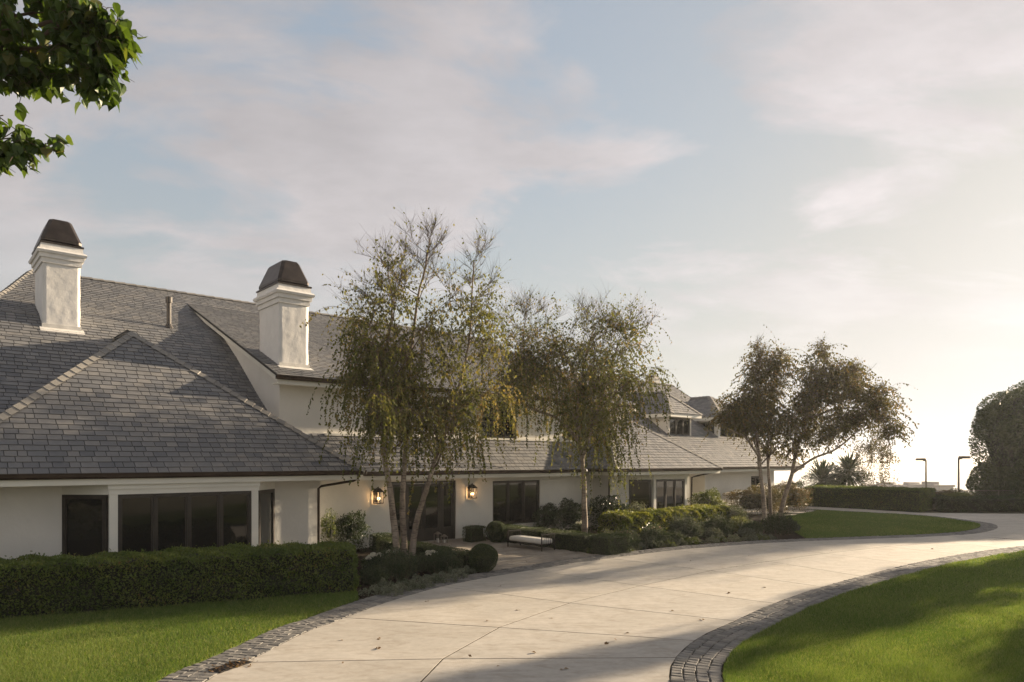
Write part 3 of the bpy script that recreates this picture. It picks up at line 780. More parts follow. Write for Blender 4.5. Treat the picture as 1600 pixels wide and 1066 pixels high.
def side_eave(s, t0, t1, zg, wall_s, sg=1):
    f = H(); a, b = sorted((s - sg * .12, s - sg * .17)); f.box(a, b, t0 + .171, t1, zg - .29, zg - .03)
    c, d = sorted((wall_s + sg * .002, s - sg * .172)); f.box(c, d, t0 + .171, t1, zg - .27, zg - .24); f.build('fascia', M['trim'], house)
    g = H(); a, b = sorted((s - sg * .115, s + sg * .01)); g.box(a, b, t0 + .13, t1, zg - .13, zg + .005); g.build('gutter', M['gutter'], house)
side_eave(11.35, 20.0, 21.35, ZE, 10.3); side_eave(32.65, 19.8, 21.6, ZR, 31.8); side_eave(46.55, 21.9, 31, ZR, 43.6)
side_eave(23.75, 19.8, 21.45, ZR, 25.1, -1)
f = H(); f.extrude([(9.52, 22.8, DZ(22.8) - .085), (9.52, 32.3, DZ(32.3) - .085), (9.52, 32.2, DZ(32.2) - .26), (9.52, 22.8, DZ(22.8) - .30)], (0.23, 0, 0)); f.build('rake_board', M['trim'], house)
f = H(); f.box(11.4, 28.4, 23.13, 23.197, 4.02, 4.20); f.box(11.4, 28.4, 23.05, 23.13, 4.12, 4.20); f.build('sill_band', M['trim'], house)
def downspout(pts, r=.042):
    m = H(); m.tube(pts, r, 8); m.build('downspout', M['gutter'], house, smooth=True)
downspout([(11.1, 20.12, 2.74), (11.1, 20.14, 2.62), (10.98, 20.22, 2.54), (10.25, 21.02, 2.36), (10.2, 21.13, 2.28), (10.2, 21.13, 0.0)])
downspout([(24.35, 20.6, 2.70), (24.5, 20.75, 2.56), (25.0, 21.15, 2.38), (25.03, 21.23, 2.3), (25.03, 21.23, 0.0)])
downspout([(32.3, 19.95, 2.7), (32.3, 20.0, 2.6), (32.0, 20.9, 2.4), (31.86, 21.2, 2.3), (31.86, 21.25, 0)])

# --- windows and doors
def window(s0, s1, t, z0, z1, panes, depth=.09, fr=.055, mull=.06, name='window', inset_=.0, rails=()):
    """front at t; frame, mullions and one pane each"""
    w_ = H(); t0, t1 = t + inset_, t + inset_ + depth
    w_.box(s0, s1, t0, t1, z1 - fr, z1); w_.box(s0, s1, t0, t1, z0, z0 + fr)
    w_.box(s0, s0 + fr, t0, t1, z0 + fr, z1 - fr); w_.box(s1 - fr, s1, t0, t1, z0 + fr, z1 - fr)
    pw = (s1 - s0 - 2 * fr - (panes - 1) * mull) / panes
    for i in range(1, panes):
        a = s0 + fr + i * pw + (i - 1) * mull; w_.box(a, a + mull, t0 - .008, t1, z0 + fr, z1 - fr)
    fo = w_.build(name, M['frame'], house)
    for i in range(panes):
        a = s0 + fr + i * (pw + mull)
        sf = H(); e = .055; zb, zt = z0 + fr, z1 - fr
        sf.box(a + .003, a + e, t0 + .015, t1 - .01, zb + .003, zt - .003); sf.box(a + pw - e, a + pw - .003, t0 + .015, t1 - .01, zb + .003, zt - .003)
        sf.box(a + e, a + pw - e, t0 + .015, t1 - .01, zt - e, zt - .003); sf.box(a + e, a + pw - e, t0 + .015, t1 - .01, zb + .003, zb + e * 1.3)
        for r_ in rails: sf.box(a + e, a + pw - e, t0 + .018, t1 - .02, r_ - .02, r_ + .02)
        sf.build('sash', M['frame'], fo)
        gl = H(); gl.box(a + e, a + pw - e, t0 + .045, t0 + .055, zb + e * 1.3, zt - e); gl.build('pane', M['glass'], fo)
    return fo
def angled_pane(p0, p1, z0, z1, parent_name='window'):
    d = Vector((p1[0] - p0[0], p1[1] - p0[1], 0)); L = d.length; d.normalize(); n = Vector((d.y, -d.x, 0))
    def bx(m, a, b, c, e, za, zb):
        q = [Vector((*p0, 0)) + d * x + n * (-y) for x, y in ((a, c), (b, c), (b, e), (a, e))]
        m.hexa([(v.x, v.y, za) for v in q], [(v.x, v.y, zb) for v in q])
    m = H(); f = .11
    bx(m, 0, f, 0, .09, z0, z1); bx(m, L - f, L, 0, .09, z0, z1); bx(m, f, L - f, 0, .09, z1 - f, z1); bx(m, f, L - f, 0, .09, z0, z0 + f)
    o = m.build(parent_name, M['frame'], house)
    g = H(); bx(g, f, L - f, .04, .05, z0 + f, z1 - f); g.build('pane', M['glass'], o)
def bay_window(a0, a1, b0, b1, tw, tb, z0, z1, zg, panes):
    """a0-a1: the left splay, a1-b0 the front, b0-b1 the right splay"""
    window(a1 + .20, b0 - .20, tb, z0, z1, panes)
    k = .20
    m = H(); m.box(a1, a1 + k - .002, tb - .02, tb + .16, 0, z1); m.box(b0 - k + .002, b0, tb - .02, tb + .16, 0, z1); m.build('post', M['trim'], house)
    m = H(); m.box(a1 - .02, b0 + .02, tb - .03, tb + .17, z1 + .002, zg - .275); m.box(a1 - .04, b0 + .04, tb - .06, tb - .03, z1 + .14, zg - .275)
    for p0, p1 in (((a0, tw), (a1 - .022, tb)), ((b0 + .022, tb), (b1, tw))):
        m.add([(p0[0], p0[1], z1 + .002), (p1[0], p1[1], z1 + .002), (p1[0], p1[1] + .17, z1 + .002), (p0[0], p0[1] - .002 if p0[1] == tw else p0[1] + .17, z1 + .002),
               (p0[0], p0[1], zg - .275), (p1[0], p1[1], zg - .275), (p1[0], p1[1] + .17, zg - .275), (p0[0], p0[1] - .002 if p0[1] == tw else p0[1] + .17, zg - .275)],
              [(0, 1, 5, 4), (0, 3, 2, 1)])
    m.build('bay_lintel', M['trim'], house)
    m = H(); m.prism([(a0, tw - .004), (a1, tb + .02), (b0, tb + .02), (b1, tw - .004)], -.05, z0 - .04); m.build('bay_base', M['stucco'], house)
    angled_pane((a0, tw - .005), (a1 - .06, tb + .06), z0, z1); angled_pane((b0 + .06, tb + .06), (b1, tw - .005), z0, z1)
bay_window(3.05, 3.95, 7.85, 8.75, 21.2, 20.25, 0.45, 2.31, ZE, 4)
bay_window(26.6, 27.5, 30.35, 31.1, 21.3, 20.5, 0.45, 2.27, ZR, 3)
window(18.7, 21.5, 22.3, .42, 2.33, 3, inset_=.06); window(13.2, 15.1, 23.2, 4.2, 5.84, 2, inset_=.05); window(18.8, 20.9, 23.2, 4.2, 5.84, 3, inset_=.05); window(24.0, 26.0, 23.2, 4.2, 5.84, 2, inset_=.05)
window(34.62, 36.78, 24.6, 4.52, 5.84, 3, inset_=.03); window(40.25, 43.75, 24.6, 4.7, 5.75, 4, inset_=.03); window(40.6, 42.0, 22.6, .6, 2.2, 2, inset_=.05)
gl = H(); gl.box(40.03, 40.1, 24.9, 26.9, 4.7, 5.75); wn = gl.build('window', M['frame'], house)
for a in (24.95, 25.6, 26.25):
    g_ = H(); g_.box(40.015, 40.028, a, a + .55, 4.76, 5.69); g_.build('pane', M['glass'], wn)
# front door: glazed double doors between side lights
d_ = H()
for a, b in ((13.7, 13.78), (14.36, 14.44), (16.01, 16.09), (16.67, 16.75)): d_.box(a, b, 22.36, 22.48, 0.02, 2.40)
d_.box(13.78, 16.67, 22.36, 22.48, 2.31, 2.40); d_.box(13.78, 16.67, 22.33, 22.5, -.02, .02)
do = d_.build('door_frame', M['frame'], house)
for a, b, nm in ((13.78, 14.36, 'side_light'), (16.09, 16.67, 'side_light'), (14.44, 15.225, 'door'), (15.225, 16.01, 'door')):
    m = H(); e = .10; z0, z1 = .03, 2.305
    m.box(a + .004, a + e, 22.38, 22.44, z0, z1); m.box(b - e, b - .004, 22.38, 22.44, z0, z1); m.box(a + e, b - e, 22.38, 22.44, z1 - e, z1); m.box(a + e, b - e, 22.38, 22.44, z0, z0 + .5)
    q = m.build(nm, M['frame'], house)
    g = H(); g.box(a + e, b - e, 22.405, 22.415, z0 + .5, z1 - e); g.build('pane', M['glass'], q)
    if nm == 'door':
        hx = b - .05 if a < 15 else a + .05
        k = H(); k.tube([(hx, 22.37, .9), (hx, 22.33, .92), (hx, 22.33, 1.28), (hx, 22.37, 1.3)], .012, 6); k.build('handle', M['metal'], q, smooth=True)
m = H(); m.box(13.4, 17.05, 21.95, 22.3, -.06, .028); m.build('doorstep', M['paver'], house)

# --- chimneys and vent pipe
def chimney(s0, s1, t0, t1, zb, zt, cap_h):
    m = H()
    def ring(e0, z0, e1, z1): return ([(s0 - e0, t0 - e0, z0), (s1 + e0, t0 - e0, z0), (s1 + e0, t1 + e0, z0), (s0 - e0, t1 + e0, z0)], [(s0 - e1, t0 - e1, z1), (s1 + e1, t0 - e1, z1), (s1 + e1, t1 + e1, z1), (s0 - e1, t1 + e1, z1)])
    nz = 14
    for i in range(nz):                     # hand-floated plaster shaft, not quite flat
        pass
    N = 10; vs, fs = [], []
    ringpts = [(s0 + (s1 - s0) * k / N, t0) for k in range(N)] + [(s1, t0 + (t1 - t0) * k / N) for k in range(N)] + [(s1 - (s1 - s0) * k / N, t1) for k in range(N)] + [(s0, t1 - (t1 - t0) * k / N) for k in range(N)]
    for i in range(nz + 1):
        z = zb + (zt - zb) * i / nz
        for x, y in ringpts:
            j = 0.007
            vs.append((x + R.uniform(-j, j), y + R.uniform(-j, j), z))
    n4 = len(ringpts)
    for i in range(nz):
        for k in range(n4): fs.append((i * n4 + k, i * n4 + (k + 1) % n4, (i + 1) * n4 + (k + 1) % n4, (i + 1) * n4 + k))
    m.add(vs, fs)
    o = m.build('chimney', M['chimney'], house, smooth=True)
    c = H(); z = zt - .01
    for e0, e1, h in ((.045, .05, .17), (.10, .11, .15), (.16, .19, .08), (.19, .15, .06), (.09, .06, .20)):
        c.hexa(*ring(e0, z, e1, z + h)); z += h + .001
    c.build('cornice', M['chimney'], o)
    f = H(); f.hexa(*ring(.10, z, .10, z + .05)); z += .05; f.hexa(*ring(-.10, z, -.10, z + .07)); f.build('cap_flange', M['cap'], o)
    z += .06
    h = H(); e0, e1, e2 = -.02, -.01, -.30; cm, ct = .10, .82 * cap_h
    # hood with bevelled corners
    def oct_(e, b, z_): a0, a1, b0, b1 = s0 - e, s1 + e, t0 - e, t1 + e; return [(a0 + b, b0, z_), (a1 - b, b0, z_), (a1, b0 + b, z_), (a1, b1 - b, z_), (a1 - b, b1, z_), (a0 + b, b1, z_), (a0, b1 - b, z_), (a0, b0 + b, z_)]
    rings = [oct_(.05, .10, z), oct_(.05, .10, z + .09), oct_(-.20, .10, z + cap_h * .93), oct_(-.24, .10, z + cap_h), oct_(-.50, .04, z + cap_h + .02)]
    vs = [p for r_ in rings for p in r_]; fs = [(i * 8 + k, i * 8 + (k + 1) % 8, (i + 1) * 8 + (k + 1) % 8, (i + 1) * 8 + k) for i in range(4) for k in range(8)] + [tuple(32 + k for k in range(8)), tuple(range(7, -1, -1))]
    h.add(vs, fs); h.build('chimney_cap', M['cap'], o)
    return o
ch1 = chimney(3.5, 4.6, 28.15, 30.0, 7.2, 10.02, 0.84)
ch2 = chimney(9.98, 11.06, 23.75, 25.6, 6.0, 8.88, 0.84)
def flashing(s0, s1, t0, t1, zf, o):
    f = H(); e = .03
    for a, b in ((s0 - e, s1 + e),):
        f.hexa([(a, t0 - .05, zf(t0) - .05), (b, t0 - .05, zf(t0) - .05), (b, t0 + .01, zf(t0) - .05), (a, t0 + .01, zf(t0) - .05)], [(a, t0 - .045, zf(t0) + .13), (b, t0 - .045, zf(t0) + .13), (b, t0 + .01, zf(t0) + .13), (a, t0 + .01, zf(t0) + .13)])
    f.hexa([(s0 - .1, t0 - .28, zf(t0 - .28) + .02), (s1 + .1, t0 - .28, zf(t0 - .28) + .02), (s1 + .1, t0, zf(t0) + .02), (s0 - .1, t0, zf(t0) + .02)], [(s0 - .1, t0 - .28, zf(t0 - .28) + .032), (s1 + .1, t0 - .28, zf(t0 - .28) + .032), (s1 + .1, t0, zf(t0) + .032), (s0 - .1, t0, zf(t0) + .032)])
    f.build('flashing', M['flash'], o)
zmain = lambda t: float(np.interp(t, [p[0] for p in prof][::-1], [p[1] for p in prof][::-1]))
flashing(3.5, 4.6, 28.15, 30, zmain, ch1); flashing(9.98, 11.06, 23.75, 25.6, DZ, ch2)
zz_ = zmain(29.3)
v_ = H(); v_.tube([(7.8, 29.3, zz_ - .2), (7.8, 29.3, zz_ + .98)], .085, 12); v_.tube([(7.8, 29.3, zz_ + .98), (7.8, 29.3, zz_ + 1.2)], .125, 12); v_.tube([(7.8, 29.3, zz_ - .1), (7.8, 29.3, zz_ + .14)], [.2, .095], 12)
v_.build('vent_pipe', M['pipe'], house, smooth=False)
c_ = H(); c_.box(40.6, 41.3, 30.2, 31.0, 8.4, 9.15); c_.box(40.55, 41.35, 30.15, 31.05, 9.15, 9.25); o_ = c_.build('chimney', M['stucco'], house)
c_ = H(); c_.box(40.65, 41.25, 30.25, 30.95, 9.25, 9.42); c_.build('chimney_cap', M['cap'], o_)
# ------------------------------------------------------------------ lanterns on the wall
def lantern(s, t, zc, label):
    root = tag(empty('wall_lantern', (*W(s, t), zc - .36), HANG), label, 'lantern', 'lit lanterns beside the front door')
    b, h = .13, .42
    m = MB(); m.box(-.06, .06, -.02, .0, .05, .55); m.tube([(0, -.01, .50), (0, -.12, .58), (0, -.2, .60)], .012, 6); m.build('bracket', M['metal'], root)
    m = MB(); yc = -.2
    for x in (-b, b):
        for y in (-b, b): m.box(x - .010, x + .010, yc + y - .010, yc + y + .010, .03, h)
    for x in (-.045, .045):
        for y in (-b, b): m.box(x - .005, x + .005, yc + y - .005, yc + y + .005, .03, h)
    m.box(-b - .01, b + .01, yc - b - .01, yc + b + .01, 0, .03); m.box(-b - .02, b + .02, yc - b - .02, yc + b + .02, h, h + .025)
    m.hexa([(-b - .02, yc - b - .02, h + .025), (b + .02, yc - b - .02, h + .025), (b + .02, yc + b + .02, h + .025), (-b - .02, yc + b + .02, h + .025)], [(-.05, yc - .05, h + .15), (.05, yc - .05, h + .15), (.05, yc + .05, h + .15), (-.05, yc + .05, h + .15)])
    m.tube([(0, yc, h + .15), (0, yc, h + .20)], .02, 8); m.build('cage', M['metal'], root)
    for x in (-.045, .045):
        m = MB(); m.tube([(x, yc, .03), (x, yc, .15)], .014, 6); m.build('candle', M['cushion'], root)
        m = MB(); m.tube([(x, yc, .15), (x, yc, .175), (x, yc, .20), (x, yc, .225)], [.010, .020, .016, .003], 8); m.build('bulb', M['bulb'], root, smooth=True)
    l = bpy.data.lights.new('lantern_light', 'POINT'); l.energy = 1.8; l.color = (1, .55, .22); l.shadow_soft_size = .03
    lo = bpy.data.objects.new('lantern_light', l); C.objects.link(lo); lo.parent = root; lo.location = (0, yc, .23)
def at_px(px, t):
    k = (px - 800) / F; d = t / (-0.664 * k + 0.748); return (0.748 * k + 0.664) * d, d
s1_, d1_ = at_px(591, 22.1); s2_, d2_ = at_px(738, 22.1)
lantern(s1_, 22.3, CAMZ - (776 - HOR) / F * d1_ + .10, 'lit black lantern on the white wall beside the downspout corner')
lantern(s2_, 22.3, CAMZ - (769 - HOR) / F * d2_ + .10, 'lit black lantern on the white wall between front door and window')

# ------------------------------------------------------------------ daybed on the patio and small lanterns by the door
def bench():
    s0, s1, t0, t1 = 16.62, 17.24, 17.15, 18.95
    root = tag(empty('daybed', (*W((s0 + s1) / 2, (t0 + t1) / 2), .027), HANG), 'low daybed bench with white cushion and black iron rail ends on the patio', 'bench')
    hx, hy = (s1 - s0) / 2, (t1 - t0) / 2
    m = MB()
    for x in (-hx, hx): m.box(x - .015, x + .015, -hy, hy, .20, .235)
    for y in (-hy, hy, 0): m.box(-hx, hx, y - .014, y + .014, .202, .232)
    m.build('frame', M['metal'], root)
    for x in (-hx, hx):
        for y in (-hy, hy): m = MB(); m.box(x - .017, x + .017, y - .017, y + .017, 0, .56); m.build('leg', M['metal'], root)
    for y in (-hy, hy):
        m = MB(); m.box(-hx - .02, hx + .02, y - .02, y + .02, .56, .59)
        for k in range(1, 6): x = -hx + k * 2 * hx / 6; m.box(x - .007, x + .007, y - .007, y + .007, .232, .56)
        m.build('arm_rail', M['metal'], root)
    cs = MB(); a, b = hx - .015, hy - .03
    def rr(e, z): return [(-a + e + r * (1 - math.cos(q)) if False else 0, 0, z) for q in (0,)]
    def ringp(i, z):
        A, B, r, o = a - i, b - i, .06, []
        for cx, cy, q0 in ((A - r, B - r, 0), (-A + r, B - r, PI / 2), (-A + r, -B + r, PI), (A - r, -B + r, 1.5 * PI)):
            for k in range(4): q = q0 + k * PI / 6; o.append((cx + r * math.cos(q), cy + r * math.sin(q), z))
        return o
    rings = [ringp(.03, .236), ringp(0, .26), ringp(-.004, .31), ringp(0, .36), ringp(.035, .395), ringp(.15, .41), ringp(.24, .413)]
    n = 16; cs.add([p for r_ in rings for p in r_], [(i * n + k, i * n + (k + 1) % n, (i + 1) * n + (k + 1) % n, (i + 1) * n + k) for i in range(len(rings) - 1) for k in range(n)] + [tuple((len(rings) - 1) * n + k for k in range(n)), tuple(range(n - 1, -1, -1))])
    cs.build('cushion', M['cushion'], root, smooth=True)
bench()
def candle_lantern(s, t, h, b, label):
    root = tag(empty('floor_lantern', (*W(s, t), .028), HANG), label, 'lantern', 'floor lanterns by the door')
    m = MB()
    for x in (-b, b):
        for y in (-b, b): m.box(x - .009, x + .009, y - .009, y + .009, .02, h)
    m.box(-b - .015, b + .015, -b - .015, b + .015, 0, .02); m.box(-b - .015, b + .015, -b - .015, b + .015, h, h + .02)
    m.hexa([(-b, -b, h + .02), (b, -b, h + .02), (b, b, h + .02), (-b, b, h + .02)], [(-.03, -.03, h + .09), (.03, -.03, h + .09), (.03, .03, h + .09), (-.03, .03, h + .09)]); m.build('cage', M['grey_metal'], root)
    m = MB(); m.tube([(0, 0, .02), (0, 0, h * .5)], b * .5, 10); m.build('candle', M['cushion'], root)
s_, _ = at_px(684, 21.6); candle_lantern(s_, 21.6, .34, .10, 'taller grey candle lantern on the ground before the front door')
s_, _ = at_px(694, 21.4); candle_lantern(s_, 21.4, .24, .09, 'shorter grey candle lantern on the ground before the front door')
# ------------------------------------------------------------------ clipped hedges and shrubs
def leaves_from(name, p, nrm, mat, root, size, ratio=.55, spread=.9, tint=None):
    n = len(p)
    ax = unit(nrm + rng.normal(size=(n, 3)) * spread)
    nn = unit(nrm * 0.6 + rng.normal(size=(n, 3)) * .7)
    L = size * rng.uniform(.7, 1.35, n)
    v = leaf_verts(p - ax * L[:, None] * .4, ax, nn, L, ratio)
    return np_mesh(name, v, 4, mat, tint, root)
def patchy(p, k=1.6, amp=.25, base=.45):
    s = np.sin(p[:, 0] * k + 1.3 * np.sin(p[:, 2] * k * 1.7)) * np.sin(p[:, 1] * k * 1.2 + np.sin(p[:, 0] * k * .7)) * np.sin(p[:, 2] * k * 1.5 + p[:, 0])
    return np.clip(base + amp * s * 1.6 + rng.normal(size=len(p)) * .17, 0, .995)
def hedge(label, c, ang, lx, ly, h, n, mat, size=.04, rounding=.10, rough=.03, lean=0.0, taper=None, name='hedge', group=None):
    """box hedge: centre of its base c, length lx along ang, depth ly"""
    root = tag(empty(name, (c[0], c[1], 0), ang), label, 'hedge', group)
    hx, hy = lx / 2, ly / 2
    a = np.array([lx * h, lx * h, ly * h, ly * h, lx * ly]); cnt = (a / a.sum() * n).astype(int)
    pts, nr = [], []
    for i, m in enumerate(cnt):
        u_, v_ = rng.random(m) * 2 - 1, rng.random(m)
        if i == 0: q = np.stack([u_ * hx, np.full(m, -hy), v_ * h], 1); d = (0, -1, 0)
        elif i == 1: q = np.stack([u_ * hx, np.full(m, hy), v_ * h], 1); d = (0, 1, 0)
        elif i == 2: q = np.stack([np.full(m, -hx), u_ * hy, v_ * h], 1); d = (-1, 0, 0)
        elif i == 3: q = np.stack([np.full(m, hx), u_ * hy, v_ * h], 1); d = (1, 0, 0)
        else: q = np.stack([u_ * hx, (v_ * 2 - 1) * hy, np.full(m, h)], 1); d = (0, 0, 1)
        pts.append(q); nr.append(np.tile(np.array(d, float), (m, 1)))
    p, nrm = np.concatenate(pts), np.concatenate(nr)
    # round the edges: clamp to an inner box and push back out
    r = rounding
    inner = np.stack([np.clip(p[:, 0], -hx + r, hx - r), np.clip(p[:, 1], -hy + r, hy - r), np.clip(p[:, 2], -9, h - r)], 1)
    dd = p - inner; l = np.linalg.norm(dd, axis=1, keepdims=True); d = dd / np.maximum(l, 1e-6)
    lump = (np.sin(p[:, 0] * 3.1 + 2 * np.sin(p[:, 2] * 4)) * np.sin(p[:, 1] * 3.7 + p[:, 0] * 1.9) + .6 * np.sin(p[:, 0] * 9 + p[:, 2] * 11 + p[:, 1] * 7))[:, None] * rough
    p = inner + d * (r + lump - np.abs(rng.normal(size=(len(p), 1))) * .035)
    p[:, 2] = np.maximum(p[:, 2], .03)
    stray = rng.random(len(p)) < .03; p[stray] += d[stray] * rng.uniform(.02, .09, (stray.sum(), 1))
    nrm = unit(d + np.array([0, 0, .35]))
    leaves_from('foliage', p, nrm, mat, root, size, tint=patchy(p, 2.3))
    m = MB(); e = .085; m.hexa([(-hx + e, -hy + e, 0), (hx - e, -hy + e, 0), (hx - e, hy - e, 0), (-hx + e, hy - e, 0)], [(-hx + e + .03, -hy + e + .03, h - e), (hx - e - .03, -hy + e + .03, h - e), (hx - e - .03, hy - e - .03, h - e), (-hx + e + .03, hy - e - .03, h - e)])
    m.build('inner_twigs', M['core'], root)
    return root
def shrub(label, c, r, n, mat, size=.05, lumps=.12, kind='shrub', group=None, cat='shrub', ratio=.5, spread=.9, core=.72, z0=0.0, up=.4, inner=.35, tint=None, full=.72):
    """a leafy mass; r = (rx, ry, height)"""
    root = tag(empty(kind, (c[0], c[1], z0), R.uniform(0, 6)), label, cat, group)
    d = rand_dirs(n); d[:, 2] = np.abs(d[:, 2]) * 1.0 * np.where(rng.random(n) < .36, -1, 1)
    d = unit(d); ph = rng.random(6) * 6
    lump = 1 + lumps * (np.sin(d[:, 0] * 4 + ph[0]) * np.sin(d[:, 1] * 5 + ph[1]) + np.sin(d[:, 2] * 6 + ph[2] + d[:, 0] * 3) * .8 + .6 * np.sin(d[:, 0] * 11 + ph[3]) * np.sin(d[:, 1] * 10 + d[:, 2] * 9 + ph[4]))
    rad = (1 - inner * rng.random(n) ** 1.6) * lump
    hz = r[2] * .55
    low = d[:, 2] < 0                        # below the waist the mass keeps most of its width down to the ground
    if full > 0 and low.any():
        k = rng.random(low.sum()); xy = unit(d[low] * np.array([1, 1, 0])); w_ = 1 - (1 - full) * k ** 1.5
        d[low] = np.c_[xy[:, :2] * w_[:, None], -k]
    p = d * rad[:, None] * np.array([r[0], r[1], r[2] - hz]); dn = p[:, 2] < 0; p[dn, 2] *= hz / max(r[2] - hz, 1e-3); p[:, 2] = np.maximum(p[:, 2] + hz, .02)
    leaves_from('foliage', p, unit(d + np.array([0, 0, up])), mat, root, size, ratio, spread, patchy(p, 2.5 / max(r[0], .3)) if tint is None else tint)
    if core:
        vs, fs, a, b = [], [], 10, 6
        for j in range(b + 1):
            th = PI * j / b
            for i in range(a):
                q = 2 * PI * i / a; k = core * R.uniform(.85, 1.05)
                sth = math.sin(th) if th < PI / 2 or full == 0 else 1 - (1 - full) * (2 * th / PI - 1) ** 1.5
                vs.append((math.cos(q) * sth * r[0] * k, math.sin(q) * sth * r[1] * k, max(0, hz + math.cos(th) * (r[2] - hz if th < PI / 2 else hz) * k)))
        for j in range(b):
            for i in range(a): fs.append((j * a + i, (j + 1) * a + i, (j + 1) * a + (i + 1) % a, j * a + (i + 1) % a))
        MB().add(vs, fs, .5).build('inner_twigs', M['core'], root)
    return root
def spiky(label, c, r, h, n, mat, group=None, kind='shrub', w=.01):
    """upright stems with narrow leaves (rosemary, lavender)"""
    root = tag(empty(kind, (c[0], c[1], 0), 0), label, 'shrub', group)
    ns = n // 26; a = rng.random(ns) * 2 * PI; q = np.sqrt(rng.random(ns)) * .75
    b = np.stack([np.cos(a) * q * r * 1.05, np.sin(a) * q * r * 1.05, np.zeros(ns)], 1)
    out = np.stack([np.cos(a) * q * r * 1.25, np.sin(a) * q * r * 1.25, h * (1.02 - .75 * q ** 2) * rng.uniform(.6, 1.15, ns)], 1) + rng.normal(size=(ns, 3)) * np.array([.06, .06, .02])
    m = MB()
    for i in range(0, ns, 2): m.tube([b[i], b[i] * .4 + out[i] * .55, out[i]], [.005, .004, .002], 3, cap=False)
    m.build('stem', M['twig'], root)
    t = rng.random((ns, 26, 1)) ** .7
    p = (b[:, None] * (1 - t) + out[:, None] * t).reshape(-1, 3)
    ax = unit(np.repeat(unit(out - b), 26, 0) * .7 + rng.normal(size=(len(p), 3)) * .55)
    L = rng.uniform(.04, .085, len(p))
    np_mesh('foliage', leaf_verts(p, ax, rand_dirs(len(p)), L, .34), 4, mat, patchy(p, 3), root)
    return root
hc = (HA + HB) / 2 - hd * 2.4 + hn * .78
hedge('long clipped waist-high hedge between front lawn and garden wing windows', hc, math.atan2(hd[1], hd[0]), np.linalg.norm(HB - HA) + 4.8, 1.5, 1.10, 80000, M['hedge_leaf'], .056, .18, .06)
hedge('low clipped box hedge between birch bed and patio, ending at a ball', W(12.25, 18.0), HANG, .62, 4.9, .56, 24000, M['box_leaf'], .028, .08, .02)
hedge('low clipped box hedge behind the white daybed', W(18.0, 18.4), HANG, .85, 5.2, .62, 30000, M['box_leaf'], .028, .08, .02)
hedge('low box hedge block at driveway corner of the daybed hedge', W(18.15, 15.35), HANG, 1.25, .9, .66, 11000, M['box_leaf'], .028, .08, .02)
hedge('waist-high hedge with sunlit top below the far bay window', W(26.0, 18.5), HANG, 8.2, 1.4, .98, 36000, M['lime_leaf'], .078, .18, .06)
hedge('tall far hedge at the end of the drive', W(48.6, 18.6), HANG, 2.9, 7.4, 1.40, 44000, M['hedge_leaf'], .065, .08, .03)
hedge('low box hedge block right of the front door', W(16.75, 21.1), HANG, .8, .6, .62, 7000, M['box_leaf'], .03, .08, .02)
hedge('low box hedge block left of the front door', W(12.7, 21.2), HANG, .8, .7, .60, 7000, M['box_leaf'], .03, .08, .02)
shrub('clipped box ball at driveway end of the patio hedge', W(12.35, 15.15), (.42, .42, .82), 14000, M['box_leaf'], .026, .02, 'box_ball', core=.88, inner=.08, full=0, group='clipped box balls')
shrub('clipped box ball beside the hedge block right of the door', W(17.25, 20.35), (.42, .42, .84), 12000, M['box_leaf'], .028, .02, 'box_ball', core=.88, inner=.08, full=0, group='clipped box balls')
GR = 'shrubs against the house wall'
def gp(px, py): return G(px, py)
shrub('loose green shrub against the wall below the left lantern', W(11.7, 21.7), (.55, .5, 1.35), 3200, M['dark_leaf'], .075, .25, group=GR, core=.4)
shrub('slim pale green shrub beside the brown downspout', W(10.75, 21.5), (.28, .28, 1.45), 1300, M['bright_leaf'], .06, .25, group=GR, core=.3)
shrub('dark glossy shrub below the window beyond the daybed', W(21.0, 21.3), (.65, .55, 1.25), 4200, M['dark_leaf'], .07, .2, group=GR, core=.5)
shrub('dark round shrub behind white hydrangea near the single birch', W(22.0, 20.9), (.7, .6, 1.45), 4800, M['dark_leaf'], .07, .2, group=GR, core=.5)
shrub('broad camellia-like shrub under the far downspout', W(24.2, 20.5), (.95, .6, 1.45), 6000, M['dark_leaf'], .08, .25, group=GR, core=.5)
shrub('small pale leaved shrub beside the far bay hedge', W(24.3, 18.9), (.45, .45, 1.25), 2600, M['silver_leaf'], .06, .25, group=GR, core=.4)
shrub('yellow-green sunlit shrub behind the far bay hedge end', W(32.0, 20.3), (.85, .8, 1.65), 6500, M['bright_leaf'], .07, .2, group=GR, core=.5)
shrub('grey-green bushy shrub below the small far window', W(37.6, 20.6), (1.7, 1.0, 1.6), 12000, M['olive_leaf'], .075, .22, group=GR, core=.6)
shrub('rounded shrub by the far corner of the house', W(42.0, 20.8), (1.2, .9, 1.7), 8000, M['olive_leaf'], .08, .22, group=GR, core=.6)
shrub('loose shrub in front of the iron railing', W(46.0, 22.4), (.9, .7, 1.7), 6000, M['dark_leaf'], .09, .22, group=GR, core=.5)
